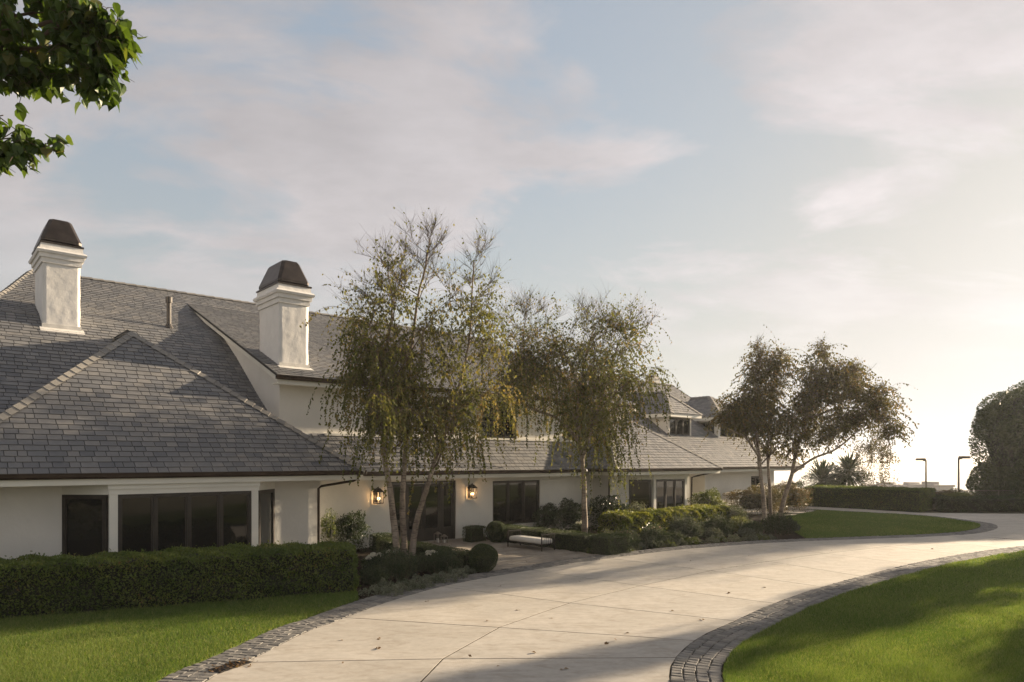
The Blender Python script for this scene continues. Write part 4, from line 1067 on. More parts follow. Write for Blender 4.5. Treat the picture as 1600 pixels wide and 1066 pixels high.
# planting under the birches
GB = 'plants in the birch bed'
for i, (px, py, r, h, lab) in enumerate([(617, 903, .62, .78, 'large grey-green rosemary mound in front of the three-stemmed birch'), (694, 896, .48, .62, 'rosemary mound between birch and box ball'), (655, 893, .34, .48, 'small rosemary tuft right under the birch stems'), (584, 912, .34, .42, 'low rosemary tuft at the end of the long hedge')]):
    spiky(lab, gp(px, py), r, h, int(9000 * r / .5), M['rosemary'], GB)
def ground_cover(spots, mats):
    for mat, share in mats:
        P_, N_ = [], []
        for x, y in spots:
            if R.random() > share: continue
            n = 620; r = R.uniform(.2, .34); h = R.uniform(.14, .26)
            d = rand_dirs(n); d[:, 2] = np.abs(d[:, 2]); k = 1 - .35 * rng.random((n, 1)) ** 1.6
            P_.append(np.array([x, y, .01]) + d * k * np.array([r, r * .9, h]) * (1 + .2 * np.sin(d[:, :1] * 7 + x * 9)))
            N_.append(unit(d + np.array([0, 0, .4])))
        if not P_: continue
        q, nn = np.concatenate(P_), np.concatenate(N_)
        o = leaves_from('ground_cover', q, nn, mat, None, .045, .5, .9, patchy(q, 4)); o['kind'] = 'stuff'
ground_cover([gp(*q) for q in [(600, 921), (632, 917), (655, 912), (674, 907), (690, 905), (708, 902), (728, 897), (744, 893), (646, 921), (612, 931), (585, 929), (700, 910), (664, 918), (622, 925), (682, 912), (718, 904)]], [(M['silver_leaf'], .8), (M['sage_leaf'], .4)])
def hydrangea(label, c, heads, r, h, mat, group='hydrangeas in the beds'):
    root = shrub(label, c, (r, r, h * .82), 1500, M['dark_leaf'], .07, .2, 'hydrangea', group, 'flowering shrub', core=.5)
    for k in range(heads):
        a = k * 2.4 + R.random(); q = r * .85 * math.sqrt((k + .5) / heads)
        ctr = np.array([math.cos(a) * q, math.sin(a) * q, h * (1 - .25 * (q / r) ** 2) - .02])
        d = rand_dirs(110); d[:, 2] = np.abs(d[:, 2]) - .25
        p = ctr + d * np.array([.078, .078, .062])
        leaves_from('flower_head', p, unit(d), mat, root, .032, .9, .5)
hydrangea('white hydrangea at the hedge end, left of the three-stemmed birch', gp(587, 893), 7, .36, .52, M['petal'])
hydrangea('white hydrangea nestled close to the left birch stem', gp(612, 886), 4, .26, .50, M['petal'])
hydrangea('cream hydrangea right of the three-stemmed birch', gp(672, 888), 4, .28, .52, M['petal'])
hydrangea('white hydrangea in front of the dark round shrub', W(21.3, 19.6), 5, .34, .66, M['petal'])
hydrangea('small pinkish hydrangea among the bed below the far hedge', W(20.2, 16.3), 5, .36, .55, M['pink_petal'])
hydrangea('pale pink hydrangea in front of the far bay hedge', W(22.4, 16.5), 5, .34, .55, M['pink_petal'])
GF = 'plants in the long bed along the drive'
for s, t, r, h, mt, lab in [(19.3, 15.6, .50, .75, 'rosemary', 'feathery mound next to the driveway corner of the daybed hedge'), (21.1, 15.7, .55, .72, 'rosemary', 'dark rosemary mound between the two pink hydrangeas'), (23.6, 16.0, .72, .95, 'sage_leaf', 'tall grey-green mound before the sunlit hedge'), (25.9, 15.9, .68, .85, 'rosemary', 'rounded grey mound before the hedge end'), (27.8, 16.1, .55, .65, 'bright_leaf', 'bright green mound left of the far birch'), (30.1, 17.6, .6, 1.0, 'sage_leaf', 'upright grey shrub beyond the sunlit hedge end'), (28.6, 14.6, .75, .85, 'dark_leaf', 'dark mound at the foot of the far birch'), (27.2, 15.1, .5, .55, 'rosemary', 'low green mound just left of the far birch stems')]:
    spiky(lab, W(s, t), r, h, int(9500 * r / .5), M[mt], GF)
fill = [(19.9, 16.9, .42, .5, 'silver_leaf', 'pale tuft tucked behind the first pink hydrangea'), (20.5, 15.3, .36, .34, 'sage_leaf', 'low sage tuft near the drive before the first pink hydrangea'), (22.3, 15.6, .42, .42, 'rosemary', 'low rosemary tuft before the pale pink hydrangea'),
        (24.7, 15.5, .40, .40, 'silver_leaf', 'silvery mound between the tall grey-green mound and the rounded grey mound'), (24.9, 16.9, .5, .5, 'dark_leaf', 'dark tuft in the shade right under the sunlit hedge'), (26.9, 16.8, .5, .55, 'sage_leaf', 'sage tuft at the foot of the sunlit hedge end'),
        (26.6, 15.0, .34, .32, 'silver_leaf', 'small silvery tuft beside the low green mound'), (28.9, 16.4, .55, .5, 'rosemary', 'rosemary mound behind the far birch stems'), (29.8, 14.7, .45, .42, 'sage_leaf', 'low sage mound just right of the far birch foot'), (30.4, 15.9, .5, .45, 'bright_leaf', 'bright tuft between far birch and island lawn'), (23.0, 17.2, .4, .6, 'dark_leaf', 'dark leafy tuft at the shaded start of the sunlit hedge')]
for s, t, r, h, mt, lab in fill: spiky(lab, W(s, t), r, h, int(7000 * r / .5), M[mt], GF)
e_ = [near(Lc, G(955, 871)), near(Lc, G(1235, 847))]
cv = (Lc + normals2(Lc) * 1.0)[e_[0]:e_[1]]
cv = resample(cv, .40)
ground_cover([(q[0] + R.uniform(-.1, .1), q[1] + R.uniform(-.15, .15)) for q in cv] + [(q[0] + R.uniform(-.1, .1), q[1] + .45 + R.uniform(-.15, .15)) for q in cv[::2]], [(M['silver_leaf'], .75), (M['bright_leaf'], .4)])
# leaf litter lying in the mulch
pl = rng.random((2600, 2)); sx = 10.5 + pl[:, 0] * 22; ty = 14 + pl[:, 1] * 7
pp = np.stack([U[0] * sx + V[0] * ty, U[1] * sx + V[1] * ty], 1); pp = pp[in_poly(pp[:, 0], pp[:, 1], bed_poly)]
p3 = np.c_[pp, np.full(len(pp), .012)]; a_ = rand_dirs(len(p3)) * np.array([1, 1, .3])
np_mesh('leaf_litter', leaf_verts(p3, a_, np.tile([0., 0, 1], (len(p3), 1)) + rng.normal(size=(len(p3), 3)) * .3, rng.uniform(.03, .07, len(p3)), .6), 4, M['dry_leaf'], None, None, kind='stuff')
for px, py in [(594, 999), (590, 1014), (762, 970), (810, 954), (838, 1021), (737, 1027), (776, 1042), (964, 1001), (945, 1008), (860, 966), (979, 989), (779, 917), (1137, 927), (1193, 918), (1048, 955), (668, 940), (1300, 861), (1455, 858), (386, 1043), (532, 1000), (1080, 877), (1170, 869), (534, 1037), (1096, 969), (905, 909), (880, 1046)]:
    x, y = G(px, py, .02); n = 3
    p = np.array([[0., 0, .006], [.01, .005, .01], [-.008, .004, .008]])[:R.choice((1, 2, 3))]
    a = unit(rng.normal(size=(len(p), 3)) * np.array([1, 1, .25]))
    o = np_mesh('fallen_leaf', leaf_verts(p, a, np.tile([0., 0, 1], (len(p), 1)) + rng.normal(size=(len(p), 3)) * .4, rng.uniform(.045, .09, len(p)), .65, .25), 4, M['dry_leaf'])
    o.location = (x, y, .02); tag(o, 'dry brown leaf lying on the pale concrete drive', 'leaf', 'fallen leaves on the drive')

def drain():
    x, y = G(360, 1041, .03); root = tag(empty('drain_grate', (x, y, .028), math.radians(62)), 'dark slotted drain grate set in the setts at the lawn corner', 'drain')
    m = MB(); w_, h_ = .30, .13
    m.box(-w_, w_, -h_, -h_ + .02, 0, .012); m.box(-w_, w_, h_ - .02, h_, 0, .012); m.box(-w_, -w_ + .02, -h_ + .02, h_ - .02, 0, .012); m.box(w_ - .02, w_, -h_ + .02, h_ - .02, 0, .012); m.build('frame', M['metal'], root)
    m = MB()
    for k in range(13): a = -w_ + .045 + k * .0425; m.box(a, a + .018, -h_ + .02, h_ - .02, .001, .011)
    m.build('bar', M['metal'], root)
    p_ = np.c_[rng.normal(size=(90, 2)) * np.array([.20, .09]), np.full(90, .02)]
    q = np.array([[x, y, .03]]) + p_ @ np.array([[math.cos(1.08), math.sin(1.08), 0], [-math.sin(1.08), math.cos(1.08), 0], [0, 0, 1]])
    np_mesh('leaf_litter', leaf_verts(q, rand_dirs(90) * np.array([1, 1, .3]), np.tile([0., 0, 1], (90, 1)) + rng.normal(size=(90, 3)) * .4, rng.uniform(.03, .07, 90), .6, .25), 4, M['dry_leaf'], None, None, kind='stuff')
drain()

# ------------------------------------------------------------------ birches
def birch(label, base, trunks, seed, H_, leaf, nlimb=15, twig_len=(.5, 2.0), leafy=(.25, .72), density=17, lsize=.05, reach=1.9, bare=.75, up=1.0, group=None, droop=1.0, cat='tree', fade=.3, boost=None):
    r_ = random.Random(seed); g_ = np.random.default_rng(seed)
    root = tag(empty('birch_tree', (base[0], base[1], 0)), label, cat, group)
    off = (base[0], base[1], 0)
    bt, tw = MB(off), MB(off)
    LP, LA, LT = [], [], []
    def twig(p, d, L, leaves, r0=.0045):
        n = 6 if L < 1.4 else 9; pts = [p.copy()]; q = p.copy(); d = d.copy()
        g = -.45 * droop * min(1, leaves * 1.6) + .03
        for i in range(n):
            d = (d + Vector((r_.gauss(0, .09), r_.gauss(0, .09), g))).normalized()
            q = q + d * (L / n); pts.append(q.copy())
        tw.tube(pts, [r0 * (1 - i / (n + 1)) for i in range(n + 1)], 3, cap=False)
        m = int(L * density * leaves * r_.uniform(.5, 1.5) + r_.random())
        for _ in range(m):
            k = r_.uniform(.08, 1.0) * n; i = min(int(k), n - 1); f = k - i
            LP.append(pts[i].lerp(pts[i + 1], f)); LA.append((r_.gauss(0, .6), r_.gauss(0, .6), -1.0)); LT.append(tone)
    def leafness(z):
        f = z / H_
        if f <= leafy[0]: return max(0, 1 - (leafy[0] - f) / .10)
        if f < leafy[1]: return 1.0
        return max(.05, 1 - (f - leafy[1]) / fade) ** 1.2
    def limb(p, d, L, r0, lev, vig):
        nonlocal tone
        n = 7; pts = [p.copy()]; q = p.copy(); d = d.copy()
        lf0 = leafness(p.z)
        for i in range(n):
            g = (.36 if lev > 0 else .24) * droop * (i / n) * (.25 + .75 * lf0)
            d = (d + Vector((r_.gauss(0, .14), r_.gauss(0, .14), .07 * up - g))).normalized()
            q = q + d * (L / n); pts.append(q.copy())
        bt.tube(pts, [max(.0045, r0 * (1 - .85 * i / n)) for i in range(n + 1)], 5 if lev == 0 else 4, cap=False)
        for i in range(1 if lev else 2, n + 1):
            dd = (pts[i] - pts[i - 1]).normalized(); lf = leafness(pts[i].z) * vig
            if lev == 0:
                for _ in range(r_.choice((1, 2, 2)) if lf > .3 else r_.choice((1, 1, 2))):
                    side = Vector((r_.gauss(0, 1), r_.gauss(0, 1), r_.uniform(-.2, .7))).normalized()
                    tone = r_.random()
                    limb(pts[i], (dd * .8 + side).normalized(), L * r_.uniform(.28, .55), max(.0075, r0 * .40), 1, vig * r_.choice((.15, .6, 1.0, 1.5)))
            else:
                for _ in range(r_.choice((0, 1, 1, 2)) if lf > .4 else r_.choice((1, 1, 2, 2))):
                    side = Vector((r_.gauss(0, 1), r_.gauss(0, 1), r_.uniform(-.4, .6))).normalized()
                    if lf < .2: side = (side * .6 + Vector((0, 0, .4))).normalized()
                    L2 = r_.uniform(*twig_len) * (.3 + .7 * min(1, lf))
                    if lf > .5 and r_.random() < .10: L2 *= 1.35
                    twig(pts[i], (dd * .7 + side).normalized(), L2, min(lf, 1.3))
    tone = .5
    for pts, ra, rb, f0 in trunks:
        pts = [Vector(q) for q in pts]
        cur = [Vector(q) for q in crom3(pts, 6)]
        n = len(cur)
        t = MB(off); t.tube([c + Vector((r_.gauss(0, .006), r_.gauss(0, .006), 0)) for c in cur], [ra + (rb - ra) * (i / (n - 1)) ** .8 + (.35 * ra * math.exp(-i * .9)) for i in range(n)], 10, cap=False)
        t.build('trunk', M['bark'], root, smooth=True)
        nl = max(3, int(nlimb * (1 - f0) / .65 * min(1, sum((b_ - a_).length for a_, b_ in zip(pts, pts[1:])) / 6)))
        for k in range(nl):
            f = f0 + (1 - f0) * (k + r_.random()) / nl
            i = min(int(f * (n - 1)), n - 2); p = cur[i].lerp(cur[i + 1], f * (n - 1) - i)
            az = k * 2.4 + r_.uniform(-.5, .5)
            el = r_.uniform(.35, .95) * up
            d = Vector((math.cos(az) * math.cos(el), math.sin(az) * math.cos(el), math.sin(el)))
            if boost: d = (d + Vector(boost) * r_.random()).normalized()
            tone = r_.random()
            limb(p, d, reach * r_.uniform(.55, 1.2) * (1.05 - .62 * max(0, f - f0) / (1 - f0)), max(.012, (ra + (rb - ra) * f) * .42), 0, r_.choice((.45, .8, 1.0, 1.0, 1.2)))
    bt.build('branch', M['twig'], root); tw.build('twig', M['twig'], root)
    p = np.array([tuple(q) for q in LP]) - np.array(off); a = np.array(LA)
    t = np.clip(np.array(LT) * .75 + g_.random(len(p)) * .25, 0, .995)
    np_mesh('foliage', leaf_verts(p, a, g_.normal(size=(len(p), 3)), lsize * g_.uniform(.7, 1.35, len(p)), .62, .12), 4, leaf, t, root)
    return root
def crom3(pts, n):
    p = [np.array(q, float) for q in pts]; p = [2 * p[0] - p[1]] + p + [2 * p[-1] - p[-2]]; out = []
    for i in range(1, len(p) - 2):
        a, b, c, d = p[i - 1:i + 3]
        for k in range(n):
            t = k / n; out.append(0.5 * ((2 * b) + (c - a) * t + (2 * a - 5 * b + 4 * c - d) * t * t + (3 * b - a - 3 * c + d) * t ** 3))
    return out + [p[-2]]
def px(D, pts): return [P(a, b, D + (c[0] if c else 0)) for a, b, *c in pts]
B1 = G(633, 882); D1 = B1[1]
birch('tall weeping birch with three pale stems rising from the bed before the front door', B1, [
    (px(D1, [(622, 890), (617, 830), (610, 770), (601, 713), (597, 655), (598, 600, -.3), (606, 530, -.6), (613, 480, -.8), (606, 425, -.9)]), .125, .02, .36),
    (px(D1, [(633, 890, .15), (629, 800, .2), (631, 740, .3), (637, 650, .5), (641, 565, .7), (652, 470, .8), (664, 420, .9), (672, 372, 1.0)]), .11, .018, .36),
    (px(D1, [(642, 888, -.05), (650, 820, -.1), (665, 770, -.2), (678, 725, -.1), (694, 680, 0), (714, 615, .2), (732, 540, .3), (737, 470, .4), (740, 410, .5)]), .105, .018, .34),
    (px(D1, [(599, 650, 0), (590, 624, .1), (576, 606, .2), (564, 602, .3)]), .045, .012, .3)],
    3, 10.8, M['birch_leaf'], nlimb=17, reach=2.45, leafy=(.22, .50), density=24, lsize=.082, twig_len=(.6, 2.6), fade=.38)
B2 = G(914, 846); D2 = B2[1]
birch('weeping birch with one straight speckled stem behind the daybed hedge', B2, [
    (px(D2, [(914, 850), (913, 790), (912, 745), (906, 690), (902, 640), (914, 565, .3), (930, 505, .5)]), .135, .02, .42),
    (px(D2, [(910, 715), (926, 665, -.3), (945, 610, -.6), (962, 550, -.7), (974, 520, -.8)]), .07, .015, .15),
    (px(D2, [(906, 690), (872, 655, .3), (835, 640, .4), (806, 620, .5), (808, 580, .5), (816, 530, .5), (823, 490, .5)]), .075, .015, .30),
    (px(D2, [(905, 670), (880, 620, -.4), (850, 590, -.6), (826, 600, -.7)]), .05, .012, .25)],
    5, 9.7, M['birch_leaf'], nlimb=17, reach=2.5, leafy=(.16, .56), density=19, lsize=.086, twig_len=(.8, 3.2), fade=.45)
B3 = G(1204, 832); D3 = B3[1]
birch('spreading bronze-leaved birch with forked leaning stems at the island lawn', B3, [
    (px(D3, [(1196, 836), (1193, 780), (1186, 715), (1180, 655), (1185, 600, .3), (1190, 552, .4)]), .125, .03, .34),
    (px(D3, [(1206, 836, .2), (1203, 770, .3), (1200, 705, .3), (1207, 640, .4), (1216, 575, .5)]), .10, .025, .40),
    (px(D3, [(1214, 832, -.1), (1224, 785, -.2), (1237, 742, -.2), (1246, 700, -.1), (1262, 655, 0), (1280, 605, 0), (1291, 555, 0)]), .12, .03, .36),
    (px(D3, [(1239, 738, -.2), (1272, 716, -.4), (1306, 702, -.6), (1342, 672, -.7), (1372, 640, -.8)]), .065, .02, .25),
    (px(D3, [(1249, 690, 0), (1275, 650, .4), (1310, 620, .6), (1340, 598, .8)]), .06, .02, .2),
    (px(D3, [(1187, 715, 0), (1165, 684, -.3), (1150, 676, -.3), (1134, 668, -.3)]), .055, .02, .2),
    (px(D3, [(1262, 655, 0), (1305, 640, -.5), (1345, 640, -.9), (1378, 668, -1.1), (1392, 700, -1.2)]), .045, .012, .25)],
    9, 8.4, M['gold_leaf'], nlimb=19, reach=1.75, leafy=(.27, .86), density=15, lsize=.084, twig_len=(.35, 1.4), droop=.7, up=1.6, fade=.3)

# ------------------------------------------------------------------ far end of the drive
BB = G(1640, 786)
def big_bush():
    c = (43.9, 52.5)
    root = tag(empty('round_bush', (c[0], c[1], -.05)), 'huge dense rounded ficus bush towering over the far drive bend', 'bush')
    lobes = [(0, 0, 4.8, 7.3, 5.6)]
    g = np.random.default_rng(21)
    for i in range(46):
        d = rand_dirs(1)[0]; d[2] = d[2] * .85
        lobes.append((d[0] * 5.9, d[1] * 5.9, max(.9, 4.9 + d[2] * 4.6), g.uniform(1.3, 2.3), g.uniform(1.2, 2.0)))
    for i in range(16):
        a_ = i * 2 * PI / 16; lobes.append((math.cos(a_) * 6.0, math.sin(a_) * 6.0, g.uniform(.8, 2.2), g.uniform(1.2, 1.7), g.uniform(1.1, 1.6)))
    pts, nr = [], []
    for i, (x, y, z, r, h) in enumerate(lobes):
        n = 26000 if i == 0 else 2300
        d = rand_dirs(n); k = 1 - np.abs(g.normal(size=(n, 1))) * .07
        q = np.array([x, y, z]) + d * k * np.array([r, r, h]); pts.append(q); nr.append(d)
    q, nn = np.concatenate(pts), np.concatenate(nr); ok_ = q[:, 2] > .05
    q, nn = q[ok_], nn[ok_]
    leaves_from('foliage', q, unit(nn + np.array([0, 0, .3])), M['bush_leaf'], root, .19, .5, .9, patchy(q, .9))
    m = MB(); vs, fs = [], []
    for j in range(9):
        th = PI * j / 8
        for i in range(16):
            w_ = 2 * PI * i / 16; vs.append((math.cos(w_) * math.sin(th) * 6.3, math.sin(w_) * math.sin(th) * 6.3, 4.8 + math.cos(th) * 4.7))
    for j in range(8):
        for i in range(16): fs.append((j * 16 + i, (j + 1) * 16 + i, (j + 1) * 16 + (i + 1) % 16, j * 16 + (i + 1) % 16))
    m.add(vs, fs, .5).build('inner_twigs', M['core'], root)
big_bush()
hedge('low spreading ground hedge below the huge round bush', (37.0, 43.6), -.05, 20, 2.4, .85, 36000, M['bush_leaf'], .09, .4, .12)
shrub('loose pale shrub at the sunlit end of the far hedge', W(51.0, 14.0), (1.0, .9, 1.15), 6000, M['bright_leaf'], .085, .25, group='shrubs at the far drive bend', core=.5)
shrub('feathery shrub before the wire fence near the taller lamp', (29.6, 46.0), (1.7, 1.2, 1.15), 7000, M['olive_leaf'], .09, .25, group='shrubs at the far drive bend', core=.5)
def court_lamp(px_, d, top, side, label):
    x = (px_ - 800) / F * d; zt = CAMZ - (top - HOR) / F * d; zb = min(-.05, terrain_z(math.hypot(x, d - 16)))
    root = tag(empty('lamp_post', (x, d, zb)), label, 'lamp post', 'sports court lamp posts')
    h = zt - zb
    m = MB(); m.tube([(0, 0, -.1), (0, 0, h)], .075, 8); m.box(-.14, .14, -.14, .14, -.05, .03); m.build('pole', M['grey_metal'], root)
    m = MB(); a, b = sorted((0, side * .25)); m.box(a, b, -.04, .04, h - .12, h - .05); m.build('arm', M['grey_metal'], root)
    m = MB(); a, b = sorted((side * .10, side * .85)); m.box(a, b, -.2, .2, h - .05, h + .13); m.box(a + .03, b - .03, -.17, .17, h + .13, h + .17); m.build('lamp_head', M['grey_metal'], root)
court_lamp(1447, 62, 719, -1, 'slim court lamp post with box head rising behind the far hedge')
court_lamp(1498, 55, 716, 1, 'slim court lamp post with box head beside the huge round bush')
def wire_fence(a, b, h, label, n, zb=0.0):
    a, b = np.array(a), np.array(b); L = np.linalg.norm(b - a); ang = math.atan2(*(b - a)[::-1])
    root = tag(empty('wire_fence', (*a, zb), ang), label, 'fence')
    for i in range(n + 1):
        m = MB(); x = L * i / n; m.tube([(x, 0, -.5), (x, 0, h + .03)], .03, 6); m.build('post', M['grey_metal'], root)
    m = MB(); m.tube([(0, 0, h), (L, 0, h)], .022, 6); m.build('rail', M['grey_metal'], root)
    m = MB(); s = .16
    k = int((L + h) / s)
    for i in range(k):
        for sg in (1, -1):
            x0 = i * s - (h if sg > 0 else 0); x1 = x0 + h
            za, zc = (0, h) if sg > 0 else (h, 0)
            f0, f1 = max(0, -x0) / h, 1 - max(0, x1 - L) / h
            if f1 > f0: m.tube([(x0 + h * f0, 0, za + (zc - za) * f0), (x0 + h * f1, 0, za + (zc - za) * f1)], .0045, 3, cap=False)
    m.build('wire_mesh', M['grey_metal'], root)
wire_fence((29.0, 50.5), (43, 50.5), 1.0, 'low wire mesh fence behind the far drive bend', 6)
def railing():
    a, b = np.array(W(47.9, 22.6)), np.array(W(46.6, 26.0)); L = np.linalg.norm(b - a); ang = math.atan2(*(b - a)[::-1])
    root = tag(empty('iron_railing', (*a, 0), ang), 'thin iron railing between house corner and far hedge', 'railing')
    for x in (0, L / 2, L): m = MB(); m.box(x - .03, x + .03, -.03, .03, -.05, 1.25); m.build('post', M['metal'], root)
    for z in (.12, 1.15): m = MB(); m.box(.03, L - .03, -.015, .015, z, z + .03); m.build('rail', M['metal'], root)
    m = MB(); k = int(L / .11)
    for i in range(1, k): m.box(i * .11 - .007, i * .11 + .007, -.007, .007, .15, 1.15)
    m.build('picket', M['metal'], root, kind='stuff')
railing()
def rosette(label, c, trunk_h, n, L, mat, z0=0.0, group='spiky trees beyond the far hedge'):
    root = tag(empty('spiky_tree', (c[0], c[1], z0)), label, 'tree', group)
    m = MB(); m.tube([(0, 0, -.3), (.05, 0, trunk_h * .5), (0, .05, trunk_h)], [.16, .13, .12], 8); m.build('trunk', M['twig'], root)
    vs = []
    for i in range(n):
        a = i * 2.4; el = 1.35 - 1.9 * (i / n) + R.gauss(0, .1)
        d = Vector((math.cos(a) * math.cos(el), math.sin(a) * math.cos(el), math.sin(el))); side = d.cross(Vector((0, 0, 1))).normalized()
        p = Vector((0, 0, trunk_h)); prev = None; l = L * R.uniform(.8, 1.1)
        for k in range(6):
            wv = .075 * math.sin(PI * min(1, .25 + .75 * (1 - k / 5.0))) * (1 if k < 5 else .05)
            cur = (p - side * wv, p + side * wv)
            if prev: vs += [prev[0], prev[1], cur[1], cur[0]]
            prev = cur; p = p + d * (l / 5); d = (d + Vector((0, 0, -.16))).normalized()
    np_mesh('frond', np.array([tuple(v) for v in vs]), 4, mat, None, root)
for px_, d, th, lab in [(1284, 57, 1.5, 'spiky rosette tree peeping over the far hedge behind the bronze birch'), (1326, 59, 2.2, 'taller spiky rosette tree over the middle of the far hedge')]:
    rosette(lab, ((px_ - 800) / F * d, d), th, 170, 2.1, M['dark_leaf'], -.1)
shrub('dark upright tree behind the far hedge under the golden birch bough', ((1368 - 800) / F * 58, 58), (1.7, 1.5, 5.6), 7000, M['olive_leaf'], .13, .3, 'small_tree', None, 'tree', core=0, z0=-.1)
shrub('low dark bush behind the far hedge beside the spiky trees', ((1305 - 800) / F * 60, 60), (2.6, 1.6, 3.0), 7000, M['dark_leaf'], .13, .3, 'shrub', 'shrubs at the far drive bend', 'shrub', core=.4, z0=-.1)
for px_, d, zt, w_, h_, lab in [(1385, 210, 760, 10, 5, 'pale flat-roofed building far away, leftmost above the far hedge'), (1425, 200, 760.5, 8, 5, 'grey flat-roofed building far away, middle one above the far hedge'), (1454, 190, 760, 5, 6, 'small far building closest to the lamp post')]:
    x = (px_ - 800) / F * d; zt = CAMZ - (zt - HOR) / F * d
    root = tag(empty('distant_building', (x, d, zt - h_ - 20), R.uniform(-.3, .3)), lab, 'building', 'distant buildings')
    m = MB(); m.box(-w_ / 2, w_ / 2, -5, 5, 0, h_ + 20); m.build('wall', M['far_wall'], root)
    m = MB(); m.box(-w_ / 2 - .3, w_ / 2 + .3, -5.3, 5.3, h_ + 20, h_ + 20.5); m.box(-w_ / 5, w_ / 6, -2, 2, h_ + 20.5, h_ + 21.3); m.build('roof', M['far_roof'], root)
    for k in range(4):
        a = -w_ / 2 + (k + .5) * w_ / 4; m = MB(); m.box(a - w_ / 11, a + w_ / 11, -5.06, -4.9, h_ + 17, h_ + 18.8); m.build('window', M['glass'], root)

# ------------------------------------------------------------------ overhanging tree close to the camera, and shade trees beyond the right edge
def broad_leaf_verts(p, axis, nor, L):
    """heart-shaped pointed leaf as a fan of quads around its midrib"""
    axis = unit(axis); side = unit(np.cross(axis, nor)); up = np.cross(side, axis); L = L[:, None]
    rows = [(0, .0), (.10, .30), (.32, .42), (.60, .31), (.82, .12), (1.0, .0)]
    out = []
    for (a0, w0), (a1, w1) in zip(rows, rows[1:]):
        for sg in (1, -1):
            bend = lambda a: -up * L * (.22 * a * a)
            c0, c1 = p + axis * L * a0 + bend(a0), p + axis * L * a1 + bend(a1)
            e0, e1 = c0 + sg * side * L * w0 + up * L * w0 * .35, c1 + sg * side * L * w1 + up * L * w1 * .35
            out.append(np.stack([c0, e0, e1, c1] if sg > 0 else [c0, c1, e1, e0], 1))
    q = np.stack(out, 1)                    # n, 10, 4, 3
    return q.reshape(-1, 3), len(rows) * 2 - 2
def overhang():
    bx, by = -8.6, 6.8
    root = tag(empty('broadleaf_tree', (bx, by, 0)), 'leafy bough of a broad-leaved tree hanging into the top corner of the sky', 'tree')
    off = Vector((bx, by, 0)); b = MB(tuple(off))
    t = MB(tuple(off)); t.tube([(bx, by, -.1), (bx + .1, by, 2.5), (bx + .2, by - .1, 5), (bx + .5, by, 7.5), (bx + .6, by, 9.5)], [.24, .19, .17, .13, .06], 12); t.build('trunk', M['bark'], root, smooth=True)
    pts, ax = [], []
    D = 6.6
    clusters = []
    def bough(a, bnd, r0, spread, n, droop):
        a, c = Vector(a), Vector(bnd)
        cur = [a.lerp(c, k / 8) + Vector((0, 0, .18 * math.sin(PI * k / 8))) for k in range(9)]
        b.tube(cur, [r0 * (1 - .85 * k / 8) for k in range(9)], 6)
        for _ in range(n):
            k = R.uniform(.30, 1.0); i = min(int(k * 8), 7); q = cur[i].lerp(cur[i + 1], k * 8 - i)
            d = Vector((R.gauss(.35, .8), R.gauss(0, .8), R.gauss(-.1, .75))).normalized(); L = R.uniform(.15, spread)
            e = q + d * L; e2 = e + Vector((d.x * .1, d.y * .1, -droop * R.random()))
            b.tube([q, q.lerp(e, .6), e, e2], [.006, .005, .004, .002], 3, cap=False)
            for _ in range(R.randint(7, 12)):
                f = R.uniform(.25, 1.05); pp_ = q.lerp(e, f) if f < 1 else e2
                pts.append(pp_ + Vector((R.gauss(0, .02), R.gauss(0, .02), R.gauss(0, .02)))); ax.append((R.gauss(.25, .5), R.gauss(0, .5), R.gauss(-.75, .4)))
    s1 = (bx + .4, by, 6.6)
    def T(px_, py_, d=D): return tuple(P(px_, py_, d))
    bough(s1, T(160, 70), .05, .46, 90, .12); bough(s1, T(95, 120, 6.8), .03, .36, 80, .14); bough(T(100, 60), T(150, 120), .02, .30, 70, .14); bough(T(60, 60), T(195, 60), .02, .24, 60, .10); bough(s1, T(20, 90, 6.6), .03, .36, 50, .12); bough(s1, T(120, 10), .05, .45, 60, .1); bough(s1, T(80, 70, 6.9), .04, .38, 50, .1); bough((bx + .5, by, 7.2), T(60, -70), .05, .5, 60, .1); bough((bx + .5, by, 7.2), T(185, -60), .05, .42, 40, .1)
    bough(T(110, 60), T(128, 105), .015, .22, 14, .16); bough(s1, T(20, 45, 6.4), .04, .4, 45, .1); bough(T(60, 40), T(178, 85), .02, .22, 22, .12)
    s2 = (bx + .3, by, 5.4)
    bough(s2, T(66, 232), .035, .26, 60, .10); bough(s2, T(15, 240, 6.7), .03, .22, 22, .1); bough(s2, T(20, 215, 6.8), .035, .34, 40, .1); bough(s2, T(5, 180, 6.4), .03, .28, 26, .1); bough(s2, T(-60, 120), .03, .4, 30, .1)
    b.build('branch', M['twig'], root)
    p = np.array([tuple(q) for q in pts]) - np.array(off); a = np.array(ax)
    v, k = broad_leaf_verts(p, a, rng.normal(size=(len(p), 3)) + np.array([0.3, 0, 1.0]), rng.uniform(.09, .15, len(p)))
    np_mesh('foliage', v, 4, M['broad_leaf'], np.repeat(rng.random(len(p)) * .99, k), root)
overhang()
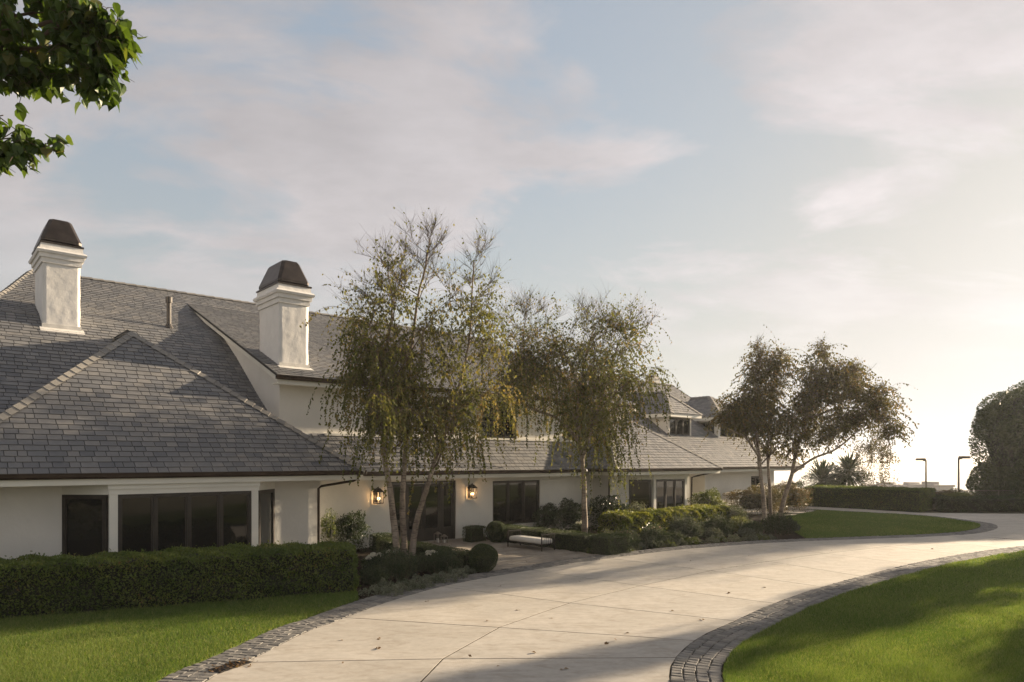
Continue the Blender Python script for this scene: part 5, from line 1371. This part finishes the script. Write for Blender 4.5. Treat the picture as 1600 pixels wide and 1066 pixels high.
def shade_tree(c, h, rc, n, label, lsize=.22, z_lo=.25):
    root = tag(empty('shade_tree', (c[0], c[1], 0)), label, 'tree', 'trees beside the drive outside the view')
    m = MB(); m.tube([(0, 0, -.1), (.1, 0, h * .3), (0, .1, h * .75)], [.28, .2, .08], 8); m.build('trunk', M['bark'], root)
    P_ = []
    nc = 26
    for i in range(nc):
        d = np.array(rand_dirs(1)[0]); k = R.random() ** .5
        ctr = np.array([d[0] * rc * k, d[1] * rc * k, h * (z_lo + (1 - z_lo) * .5) + d[2] * h * (1 - z_lo) * .5 * k])
        P_.append(ctr + rng.normal(size=(n // nc, 3)) * rc * .17)
    p = np.concatenate(P_); p[:, 2] = np.maximum(p[:, 2], .6)
    np_mesh('foliage', leaf_verts(p, rand_dirs(len(p)), rand_dirs(len(p)), lsize * rng.uniform(.7, 1.3, len(p)), .65), 4, M['bush_leaf'], None, root)
#SHADE
for s, t, h, rc, n, lab in [(44, 3.8, 12.5, 1.75, 6500, 'tall loose tree just outside the view beside the drive bend'), (40, 3.6, 9, 1.3, 3000, 'shorter loose tree outside the view, nearest to the right lawn edge'), (42, -1.3, 12, 2.7, 8500, 'broad loose tree outside the view beyond the right lawn'), (37, -6.2, 11, 2.4, 6500, 'low wide loose tree outside the view nearest to the camera side of the right lawn'), (74, 8.2, 16, 4.2, 9500, 'tallest loose tree outside the view behind the huge round bush')]:
    shade_tree(W(s, t), h, rc, n, lab)
shrub('tall sunlit shrub outside the view beyond the garden wing', W(-11, 19.2), (3.2, 2.6, 4.6), 9000, M['bright_leaf'], .16, .25, 'garden_shrub', None, 'shrub', core=.5)
# ------------------------------------------------------------------ hazy marine air
def haze():
    m = bpy.data.materials.new('hazy_air'); m.use_nodes = True; nt = m.node_tree; nt.nodes.clear()
    v = nt.nodes.new('ShaderNodeVolumePrincipled'); v.inputs['Density'].default_value = HAZE; v.inputs['Color'].default_value = (0.93, 0.93, 0.94, 1); v.inputs['Anisotropy'].default_value = .35
    o = nt.nodes.new('ShaderNodeOutputMaterial'); nt.links.new(v.outputs[0], o.inputs['Volume'])
    MB().box(-31000, 31000, -31000, 31000, -46, 17.5).build('haze', m, kind='stuff')
HAZE = 0.00045
haze()
